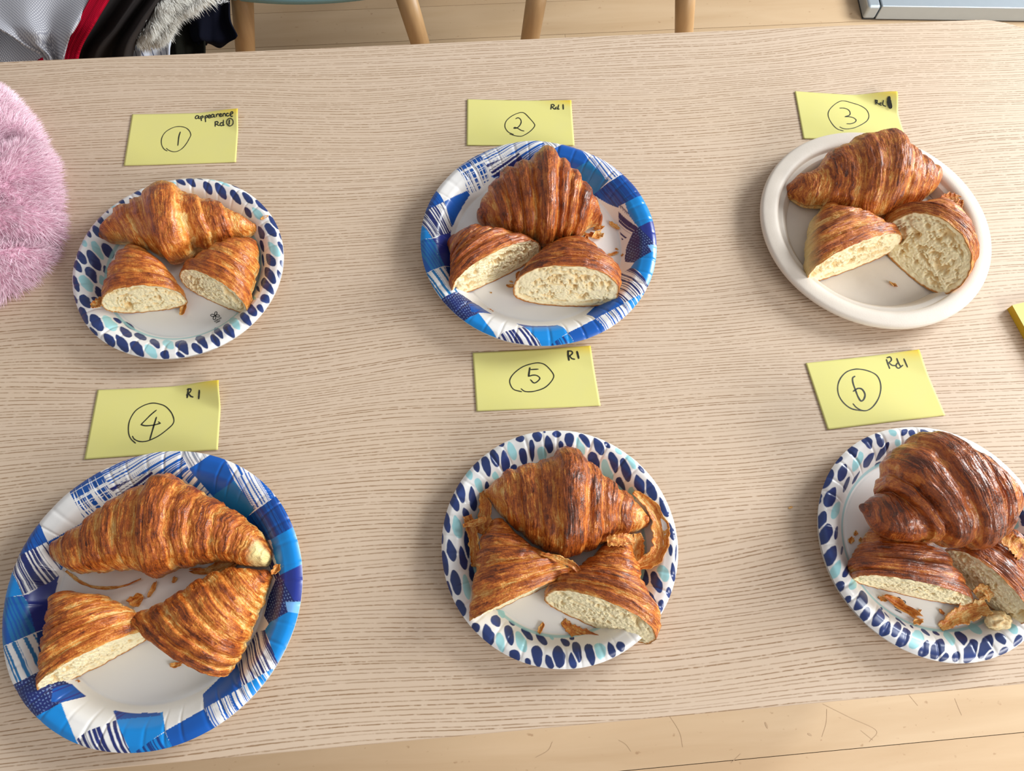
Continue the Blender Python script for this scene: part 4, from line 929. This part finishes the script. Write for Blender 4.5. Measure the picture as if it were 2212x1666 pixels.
for i, (x, y, L, Wd, an, lb) in enumerate([(795, 760, .014, .004, 70, 'hooked flake right of the thin strand, plate 4'), (715, 815, .013, .010, 25, 'largest flake between the two halves, plate 4'), (913, 708, .005, .004, 80, 'small flake below the whole croissant, plate 4'), (920, 1150, .010, .004, 5, 'flake alone on the bare middle of plate 4'), (1060, 662, .022, .006, -4, 'long flake under the whole croissant, plate 4'), (405, 1238, .004, .002, 0, 'tiny flake by the left half cut face, plate 4'), (1160, 640, .026, .014, 20, 'dark shred tucked under the whole croissant, plate 4')]):
    flake(*px(C4, x, y), L, Wd, an, T + .0030, .5, lb, 60 + i, None)
flake(*px(C4, 1445, 655), .010, .006, 60, T + .017, .6, 'pale crumb on the right wall of plate 4', 70, None)
strip('pastry_strand', [px(C4, 345, 660), px(C4, 400, 705), px(C4, 480, 742), px(C4, 570, 750), px(C4, 660, 735), px(C4, 735, 702)], [.002, .0026, .0022, .0022, .0018, .0014], [T + .006, T + .0035, T + .0032, T + .0032, T + .0034, T + .006], .5, 'thin curved pastry strand below the whole croissant, plate 4', MT['flake'], catg='strand')
strip('pastry_curl', [px(C5, 1322, 440), px(C5, 1395, 495), px(C5, 1465, 590), px(C5, 1500, 710), px(C5, 1496, 810), px(C5, 1440, 890), px(C5, 1350, 935)], [.006, .011, .015, .018, .018, .016, .009], [T + .022, T + .020, T + .018, T + .018, T + .018, T + .016, T + .012], 1.0, 'large curled amber crust shell at the right rim of plate 5', MT['flake'], seed=9, n=60)
strip('pastry_curl', [px(C5, 1345, 720), px(C5, 1350, 800), px(C5, 1345, 900)], [.008, .013, .012], [T + .020, T + .012, T + .006], .9, 'inner crust shred between the curl and right half, plate 5', MT['flake'], seed=12)
strip('pastry_curl', [px(C5, 1145, 770), px(C5, 1230, 765), px(C5, 1320, 755)], [.010, .012, .010], [T + .040, T + .040, T + .036], .8, 'glossy shred lying on the tip of the right half, plate 5', MT['flake'], seed=14)
strip('pastry_curl', [px(C5, 185, 668), px(C5, 260, 650), px(C5, 340, 620)], [.003, .007, .006], [T + .022, T + .022, T + .024], .9, 'pale rolled shred pointing left over the rim of plate 5', MT['flake'], seed=15)
strip('pastry_curl', [px(C5, 310, 430), px(C5, 330, 520), px(C5, 330, 640), px(C5, 300, 720)], [.004, .012, .014, .012], [T + .010, T + .014, T + .014, T + .012], .9, 'dark crumpled shred left of the whole croissant, plate 5', MT['flake'], seed=16)
strip('pastry_curl', [px(C5, 215, 600), px(C5, 250, 720), px(C5, 262, 850), px(C5, 262, 940)], [.010, .012, .010, .006], [T + .018, T + .014, T + .010, T + .006], 1.1, 'dark shred along the left half, plate 5', MT['flake'], seed=17)
strip('pastry_curl', [px(C5, 700, 850), px(C5, 800, 880), px(C5, 900, 920), px(C5, 970, 975)], [.003, .006, .007, .004], [T + .046, T + .046, T + .046, T + .044], .7, 'narrow shred across the meeting point of the halves, plate 5', MT['flake'], seed=18)
flake(*px(C5, 706, 1345), .010, .004, 60, T + .003, .5, 'flake on the bare front of plate 5', 80, None)
strip('pastry_curl', [px(C5, 850, 1300), px(C5, 900, 1350), px(C5, 1000, 1405), px(C5, 1120, 1435)], [.006, .010, .012, .006], [T + .003, T + .0035, T + .005, T + .010], .6, 'dark base crust peeling below the right half, plate 5', MT['flake'], seed=19)
for i, (x, y, L, Wd, an, cu, lb) in enumerate([(330, 748, .0045, .0035, 40, .5, 'upper of two small flakes left on plate 6'), (302, 795, .0065, .005, 50, .5, 'lower of two small flakes left on plate 6'), (372, 800, .006, .004, -60, .5, 'flake against the left half, plate 6'), (512, 1185, .008, .004, -15, .4, 'triangular red-brown flake beside the long one, plate 6'), (622, 1232, .033, .0085, -42, .9, 'long rolled shred over the printed flower, plate 6'), (745, 1337, .010, .005, 5, .8, 'stubby flake nearest the front wall, plate 6'), (755, 1268, .005, .002, 30, .3, 'tiny flake in the middle front, plate 6'), (905, 1273, .006, .003, -50, .3, 'tiny flake beside the broad shred, plate 6')]):
    flake(*px(C6, x, y), L, Wd, an, T + .0031, cu, lb, 90 + i, None)
strip('pastry_curl', [px(C6, 895, 1375), px(C6, 1000, 1310), px(C6, 1110, 1260), px(C6, 1210, 1230)], [.008, .015, .020, .014], [T + .004, T + .006, T + .010, T + .016], .7, 'broad golden shred at the front of plate 6', MT['flake'], seed=21, n=50)
strip('pastry_curl', [px(C6, 1130, 1160), px(C6, 1180, 1130), px(C6, 1230, 1190)], [.010, .014, .010], [T + .02, T + .022, T + .018], 1.0, 'dark crumpled shred between the halves of plate 6', MT['flake'], seed=22)
strip('pastry_curl', [px(C6, 1310, 780), px(C6, 1380, 820), px(C6, 1440, 900)], [.014, .020, .016], [T + .044, T + .044, T + .038], .8, 'glazed folded shred on the right half, plate 6', CR[6] if False else MT['flake'], seed=23)
def lump(x, y, z, r, label, seed, squash=.6, mat='crumb'):
    c = at(x, y, z); n1, n2 = 28, 36
    th, ph = np.meshgrid(np.linspace(0.02, np.pi - .02, n1), np.linspace(0, 2 * np.pi, n2, endpoint=False), indexing='ij')
    d = np.stack([np.sin(th) * np.cos(ph), np.sin(th) * np.sin(ph), np.cos(th)], -1)
    rr = r * (1 + .5 * fbm(d[..., 0] * 2.5 + seed, d[..., 1] * 2.5, d[..., 2] * 2.5, 3))
    V = c + d * rr[..., None] * np.array([1.3, .9, squash]); V[..., 2] = np.maximum(V[..., 2], z - r * squash * .6)
    cv = .5 + .5 * fbm(d[..., 0] * 5, d[..., 1] * 5, seed)
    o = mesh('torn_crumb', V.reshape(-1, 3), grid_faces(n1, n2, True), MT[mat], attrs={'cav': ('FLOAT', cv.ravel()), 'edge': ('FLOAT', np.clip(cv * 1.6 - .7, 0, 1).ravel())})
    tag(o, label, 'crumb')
lump(*px(C6, 1290, 1330), T + .014, .010, 'torn pale crumb lump at the lower right of plate 6', 4)
flake(1708, 1097, .004, .002, 10, T + .0002, .3, 'tiny crumb alone on the bare table left of plate 6', 99, None)
# scratches in the floor boards in front of the table
zl0 = lambda p: np.full(len(p), .0003)
for i, sp_ in enumerate([[(1630, 135), (1710, 175), (1785, 212), (1765, 245)], [(1642, 150), (1640, 190), (1628, 230)], [(848, 245), (835, 270), (800, 290)], [(1040, 240), (1060, 252), (1075, 272)], [(1464, 190), (1470, 205)], [(1588, 222), (1597, 226)],
      [(2012, 120), (2022, 145), (2032, 168)], [(1740, 212), (1775, 240)], [(1365, 306), (1392, 280)], [(1180, 160), (1215, 215), (1225, 260)], [(1880, 110), (1905, 140)]]):
    V, Fc = ribbon(np.array(sp_) / 1.339 + np.array([560, 1420]), .003 if i in (4, 5) else .0009, zl0)
    mesh('scratch', V, Fc, MT['scratch'], fl, smooth=False)

# ------------------------------------------------------------------ note pad at the right edge
c = at(2175, 668, T); e = at(2212, 735, T) - c; e = e / np.linalg.norm(e); n_ = np.array([-e[1], e[0], 0])
pad = empty('note_pad', tuple(c + e * .038 + n_ * .0635)); tag(pad, 'thick pad of yellow sticky notes at the right edge of the table', 'note pad')
mpad = mat_plain('pad_edge', srgb(214, 178, 40), .7)
for nm, z0_, z1_, mt in (('pad_block', .0002, .0090, mpad), ('top_sheet', .0091, .0095, None)):
    q = [c + n_ * .127 * a + e * .076 * b for a, b in ((0, 0), (0, 1), (1, 1), (1, 0))]
    V = [tuple(p[:2]) + (T + z0_,) for p in q] + [tuple(p[:2]) + (T + z1_,) for p in q]
    Fc = [[0, 1, 2, 3][::-1], [4, 5, 6, 7], [0, 4, 5, 1][::-1], [1, 5, 6, 2][::-1], [2, 6, 7, 3][::-1], [3, 7, 4, 0][::-1]]
    o = mesh(nm, V, Fc, mt or MT['note'], pad, smooth=False, attrs={'glue_and_shade': ('FLOAT', np.zeros(8))})

# ------------------------------------------------------------------ fur
def blades(P, N, Dr, length, width, seed, droop=.5, rnd=.45):
    g = np.random.RandomState(seed); n = len(P)
    d = Dr + rnd * g.randn(n, 3); d /= np.linalg.norm(d, axis=1)[:, None]
    side = np.cross(d, N + .3 * g.randn(n, 3)); side /= np.linalg.norm(side, axis=1)[:, None]
    L = length * (.6 + .7 * g.rand(n))[:, None]; w = width * (.7 + .6 * g.rand(n))[:, None]
    p0, p1 = P, P + d * L * .5; p2 = P + d * L - np.array([0, 0, 1.0]) * L * droop * .35
    V = np.stack([p0 - side * w, p0 + side * w, p1 + side * w * .8, p1 - side * w * .8, p2], 1).reshape(-1, 3)
    b = np.arange(n)[:, None] * 5
    q = np.hstack([b, b + 1, b + 2, b + 3]); t = np.hstack([b + 3, b + 2, b + 4])
    ti = np.repeat(g.rand(n), 5) * .7 + np.tile([0, 0, .15, .15, .35], n)
    return V, q.tolist() + t.tolist(), np.clip(ti, 0, 1)
# pink plush hat-like bundle at the left
out_px = [(0, 170), (30, 186), (52, 210), (75, 245), (95, 280), (107, 315), (124, 332), (131, 380), (138, 440), (141, 500), (132, 540), (105, 580), (75, 612), (35, 640), (0, 656)]
zs_o = np.full(len(out_px), T + .016)
Ob = unp(out_px, zs_o)[:, :2]
ctr = np.array([-.535, .555])
left = [(-.50, .405), (-.56, .40), (-.603, .44), (-.605, .55), (-.60, .66), (-.57, .72)]
Ob = np.vstack([Ob, left]); Ob = cat(np.vstack([Ob, Ob[:1]]), 161)[:-1]
Ob = ctr + (Ob - ctr) * .885
nr = 46; t = np.linspace(0, 1, nr)[:, None]
XY = ctr + (Ob - ctr)[None] * t[..., None]
hgt = .085 * np.sqrt(np.clip(1 - t ** 2.4, 0, 1)) + .002
ang = np.arctan2(XY[..., 1] - ctr[1], XY[..., 0] - ctr[0])
ripple = .010 * noise(XY[..., 0] * 22 + 3, XY[..., 1] * 22) * np.sin(np.pi * t)
fold = -.045 * np.exp(-(((XY[..., 0] + .500) / .024) ** 2 + ((XY[..., 1] - .600) / .040) ** 2)) - .022 * np.exp(-((XY[..., 1] - .475 - .45 * (XY[..., 0] + .47)) / .010) ** 2) * sst(.1, .5, t)
Zp = np.maximum(T + hgt + ripple + fold, T + .001)
Vp = np.dstack([XY, Zp])
hat = mesh('pink_fur_hat', Vp.reshape(-1, 3), grid_faces(nr, 160, True), MT['pink'], origin=(*ctr, T), attrs={'tint': ('FLOAT', np.full(nr * 160, .15))})
tag(hat, 'fluffy pink faux fur hat lying at the left edge of the table', 'hat')
g = np.random.RandomState(5); n = 60000
qa = np.linalg.norm(np.cross(Vp[1:] - Vp[:-1], np.roll(Vp, -1, 1)[:-1] - Vp[:-1]), axis=-1).ravel()
pk = g.choice(len(qa), n, p=qa / qa.sum()); ri, ai = pk // 160 + g.rand(n) * .999, pk % 160 + g.rand(n) * .999
i0 = ri.astype(int); j0 = ai.astype(int); fr = (ri - i0)[:, None]; fa = (ai - j0)[:, None]
gp = lambda i, j: Vp[i, j % 160]
Pp = (gp(i0, j0) * (1 - fr) + gp(i0 + 1, j0) * fr) * (1 - fa) + (gp(i0, j0 + 1) * (1 - fr) + gp(i0 + 1, j0 + 1) * fr) * fa
Nn = np.cross(gp(i0 + 1, j0) - gp(i0, j0), gp(i0, j0 + 1) - gp(i0, j0)); Nn /= np.linalg.norm(Nn, axis=1)[:, None] + 1e-9; Nn *= np.sign(Nn[:, 2:3] + 1e-9)
od = Pp - np.array([*ctr, T + .02]); od /= np.linalg.norm(od, axis=1)[:, None]
clump = np.stack([noise(Pp[:, 0] * 90, Pp[:, 1] * 90, 1), noise(Pp[:, 0] * 90, Pp[:, 1] * 90, 5), 0 * Pp[:, 0]], 1)
V, Fc, ti = blades(Pp, Nn, .45 * Nn + .55 * od + .45 * clump, .0125, .00028, 3, .3, .22)
V[:, 2] = np.maximum(V[:, 2], T + .0008)
fur = mesh('fur', V, Fc, MT['pink'], hat, smooth=False, attrs={'tint': ('FLOAT', ti)}); fur['kind'] = 'stuff'

# ------------------------------------------------------------------ chairs behind the table
def chair(lab, x0, seat_front, legs, mat, shift=0.0):
    cx = x0; root = empty('chair', (cx, seat_front + .22, 0)); tag(root, lab, 'chair', None)
    # moulded seat shell
    nu, nv = 26, 26
    U, Vv = np.meshgrid(np.linspace(-1, 1, nu), np.linspace(-1, 1, nv), indexing='ij')
    th = np.arctan2(Vv, U); rr = np.maximum(np.abs(U), np.abs(Vv))
    sq = np.stack([U * np.sqrt(1 - Vv ** 2 * .28), Vv * np.sqrt(1 - U ** 2 * .28)], -1)
    X = cx + sq[..., 0] * .235; Y = seat_front + .215 + sq[..., 1] * .215
    Z = .445 - .012 * (1 - rr ** 2) - .012 * np.clip(-Vv, 0, 1) ** 3 + .03 * np.clip(Vv, 0, 1) ** 3
    o = mesh('seat', np.stack([X, Y, Z], -1).reshape(-1, 3), grid_faces(nu, nv), mat, root); solid(o, .010, -1)
    Xb = cx + U * (.20 - .03 * Vv ** 2); Zb = .64 + Vv * .15; Yb = seat_front + .43 + .04 * Vv + .05 * (1 - U ** 2) - .03
    o = mesh('backrest', np.stack([Xb, Yb, Zb], -1).reshape(-1, 3), grid_faces(nu, nv), mat, root); solid(o, .010, -1)
    for s_ in (-1, 1):
        V, Fc = tube([(cx + s_ * .10, seat_front + .41, .452), (cx + s_ * .10, seat_front + .452, .52)], [.012, .012], 12)
        mesh('back_support', V, Fc, MT['oak'], root)
    for (tx, ty, fx, fy) in legs:
        ts = np.linspace(0, 1, 6)[:, None]; P = np.array([tx, ty, .432]) * (1 - ts) + np.array([fx, fy, 0.0]) * ts
        V, Fc = tube(P, np.linspace(.020, .014, 6), 24); mesh('leg', V, Fc, MT['oak'], root)
chair('teal plastic chair with round oak legs behind the table', -.226, 1.170, [(-.362, 1.2045, -.462, 1.14), (-.0715, 1.2045, .005, 1.14), (-.34, 1.50, -.43, 1.78), (-.09, 1.50, 0, 1.78)], MT['teal'])
chair('chair with oak legs right of the teal one, seat out of view', .322, 1.188, [(.179, 1.2045, .131, 1.14), (.455, 1.2045, .532, 1.14), (.20, 1.50, .13, 1.78), (.44, 1.50, .53, 1.78)], MT['teal'])
chair('chair buried under clothes at the back left', -.80, 1.00, [(-.93, 1.06, -.98, 1.0), (-.66, 1.06, -.62, 1.0), (-.92, 1.32, -.97, 1.40), (-.68, 1.32, -.63, 1.40)], MT['teal'])

# ------------------------------------------------------------------ clothes heaped at the back left
def drape(name, rows, zrows, mat, label, cat_, n=60, m=50, thick=.004, wr=.004, fr=(14, 3), seed=1, parent=None, zadd=0.0, fold=0.0, foldf=4.0):
    """rows of picture points lofted into a cloth; zrows gives each row's height"""
    A = np.array([cat(r, m) for r in rows]); A = cat(A.reshape(len(rows), -1), n).reshape(n, m, 2)
    zr = np.asarray(zrows, float)
    if zr.ndim == 1: Z = np.repeat(cat(zr[:, None], n), m, 1)
    else: Z = cat(np.array([cat(r[:, None], m)[:, 0] for r in zr]), n)
    U, Vv = np.meshgrid(np.linspace(0, 1, n), np.linspace(0, 1, m), indexing='ij')
    Z = Z + wr * noise(Vv * fr[0], U * fr[1], seed) + zadd + fold * np.sin(Vv * foldf * 2 * np.pi + U * 2 + seed) 
    P = unp(A.reshape(-1, 2), Z.ravel())
    kn = np.stack([P[:, 0], P[:, 1], P[:, 0] * 0], 1)
    o = mesh(name, P, grid_faces(n, m), mat, parent, attrs={'knit': ('FLOAT_VECTOR', kn)}, origin=None if parent else (*P.mean(0)[:2], P[:, 2].min()))
    # faces should look up
    o.data.update()
    if sum(p.normal.z for p in o.data.polygons) < 0: o.data.flip_normals()
    solid(o, thick, -1)
    if not parent: tag(o, label, cat_)
    return o, P.reshape(n, m, 3)
kb, _ = drape('knit_cardigan', [[(-240, -110), (-80, -110), (90, -110), (240, -110)], [(-140, -20), (-20, -20), (100, -30), (207, -30)], [(-60, 30), (20, 36), (90, 36), (176, 30)], [(0, 62), (50, 66), (100, 68), (156, 68)], [(48, 92), (75, 94), (110, 96), (146, 97)], [(96, 121), (108, 124), (120, 130), (136, 132)], [(100, 170), (110, 170), (120, 170), (134, 170)]],
   [.57, .57, .565, .56, .545, .53, .50], MT['knit'], 'grey-white knitted cardigan with red trim, back left corner', 'cardigan', fold=.004, foldf=2.0, wr=.010, fr=(4, 2))
drape('red_trim', [[(239, -110), (290, -110)], [(206, -30), (250, -30)], [(193, -2), (228, 2)], [(163, 55), (196, 55)], [(141, 108), (168, 108)], [(133, 160), (160, 160)], [(133, 240), (160, 240)]],
   [.573, .573, .572, .563, .533, .503, .423], MT['red'], '', '', parent=kb, m=12, wr=.001, thick=.005)
drape('sleeve', [[(-160, -60), (-60, -20), (80, 20)], [(-150, 40), (-30, 55), (90, 85)], [(-140, 140), (-40, 135), (98, 121)], [(-140, 200), (-40, 200), (100, 160)], [(-140, 280), (-40, 280), (100, 280)]], [.51, .51, .50, .47, .40], MT['knit'], '', '', parent=kb, wr=.006, fr=(4, 2))
drape('red_cuff', [[(80, 130), (104, 117)], [(86, 140), (110, 128)], [(90, 170), (110, 160)]], [.506, .502, .49], MT['red'], '', '', parent=kb, m=6, n=8, wr=.0, thick=.006)
drape('velvet_garment', [[(280, -110), (340, -110), (380, -110), (420, -110)], [(240, -20), (290, -20), (330, -20), (362, -20)], [(190, 60), (240, 60), (280, 55), (318, 52)], [(160, 125), (200, 122), (250, 120), (288, 118)], [(155, 240), (200, 240), (250, 240), (290, 240)]],
   [.54, .535, .515, .485, .38], MT['brown'], 'very dark brown velvety garment in soft folds beside the red trim', 'garment', fold=.014, foldf=2.3, wr=.006, fr=(5, 2))
drape('striped_shirt', [[(270, 80), (320, 60), (375, 45)], [(283, 105), (325, 100), (368, 85)], [(283, 125), (325, 120), (365, 118)], [(283, 220), (325, 220), (365, 220)]],
   [.46, .455, .45, .38], MT['shirt'], 'white shirt with thin dark stripes below the cream fur', 'shirt', wr=.008, fr=(4, 3))
drape('fuzzy_garment', [[(330, 20), (400, 20), (450, 30)], [(350, 70), (400, 70), (442, 80)], [(362, 120), (400, 120), (442, 118)], [(362, 230), (400, 230), (442, 230)]],
   [.44, .435, .43, .36], MT['dark'], 'dark fuzzy garment hanging between the shirt and navy cloth', 'garment', wr=.010, fr=(4, 3))
drape('navy_garment', [[(400, -60), (440, -60), (480, -60), (495, -60)], [(400, 0), (440, 0), (475, 0), (495, 0)], [(408, 50), (440, 48), (478, 40), (496, 45)], [(415, 86), (440, 86), (480, 84), (512, 78)], [(440, 92), (455, 96), (475, 104), (494, 92)]],
   [.46, .455, .45, .44, .42], MT['navy'], 'navy cloth with white lettering under the teal chair seat', 'garment', wr=.010, fr=(4, 3))
na = bpy.data.objects['navy_garment']
zl = lambda p: np.full(len(p), .472)
V, Fc = join([ribbon([(469, -14), (470, 2), (474, 7), (480, 4), (482, -14)], .0028, zl), ribbon([(487, -14), (485, 4), (486, 5), (492, 3)], .0026, zl)])
mesh('white_lettering', V, Fc, MT['white_print'], na)
# cream faux fur
ff, Pf = drape('cream_fur', [[(330, -120), (400, -120), (450, -120), (520, -120)], [(352, -20), (390, -20), (430, -20), (480, -20)], [(335, 15), (370, 15), (400, 15), (420, 12)], [(318, 50), (340, 50), (360, 45), (372, 38)], [(300, 75), (320, 78), (345, 76), (364, 66)], [(292, 92), (300, 94), (320, 92), (340, 82)]],
   [.53, .525, .515, .505, .49, .475], MT['white'], 'cream shaggy faux fur lying between brown and navy garments', 'fur', wr=.008, fr=(5, 3))
a_ = ff.data.attributes.new('tint', 'FLOAT', 'POINT'); a_.data.foreach_set('value', np.full(len(ff.data.vertices), .3, np.float32))
n = 9000; ri, ai = g.rand(n) * 58, g.rand(n) * 48; i0, j0 = ri.astype(int), ai.astype(int); fr_ = (ri - i0)[:, None]; fa = (ai - j0)[:, None]
Pp = (Pf[i0, j0] * (1 - fr_) + Pf[i0 + 1, j0] * fr_) * (1 - fa) + (Pf[i0, j0 + 1] * (1 - fr_) + Pf[i0 + 1, j0 + 1] * fr_) * fa
dr = np.tile([.55, -.75, .25], (n, 1)) + .5 * np.stack([noise(Pp[:, 0] * 60, Pp[:, 1] * 60), noise(Pp[:, 0] * 60, Pp[:, 1] * 60, 4), 0 * Pp[:, 0]], 1)
V, Fc, ti = blades(Pp, np.tile([0, 0, 1.0], (n, 1)), dr, .020, .0006, 8, .6, .18)
fu = mesh('fur_strands', V, Fc, MT['white'], ff, smooth=False, attrs={'tint': ('FLOAT', ti)}); fu['kind'] = 'stuff'

# ------------------------------------------------------------------ metal-framed panel on the floor, back right
a, b = at(1878, 13, .045), at(2300, 19, .045); e = (b - a) / np.linalg.norm(b - a); nb = np.array([-e[1], e[0], 0])
pn = empty('metal_platform', tuple(a[:2] + e[:2] * .5) + (0,)); tag(pn, 'low aluminium platform on the floor at the back right', 'platform')
def obox(o0, ex, ey, z0, z1):
    q = [o0, o0 + ex, o0 + ex + ey, o0 + ey]
    V = [tuple(p[:2]) + (z0,) for p in q] + [tuple(p[:2]) + (z1,) for p in q]
    return V, [[3, 2, 1, 0], [4, 5, 6, 7], [0, 1, 5, 4], [1, 2, 6, 5], [2, 3, 7, 6], [3, 0, 4, 7]]
V, Fc = obox(a + e * .034 + np.array([0, 0, 0]), e * 1.1, nb * .5, .004, .045); o = mesh('metal_deck', V, Fc, MT['metal'], pn, smooth=False); bevel(o, .002)
V, Fc = obox(a, e * .032, nb * .5, .004, .043); o = mesh('end_profile', V, Fc, MT['metal'], pn, smooth=False); bevel(o, .006)
V, Fc = obox(a + e * .002 + nb * .003, e * 1.12, nb * .49, .0003, .0038); mesh('rubber_foot_strip', V, Fc, MT['rubber'], pn, smooth=False)
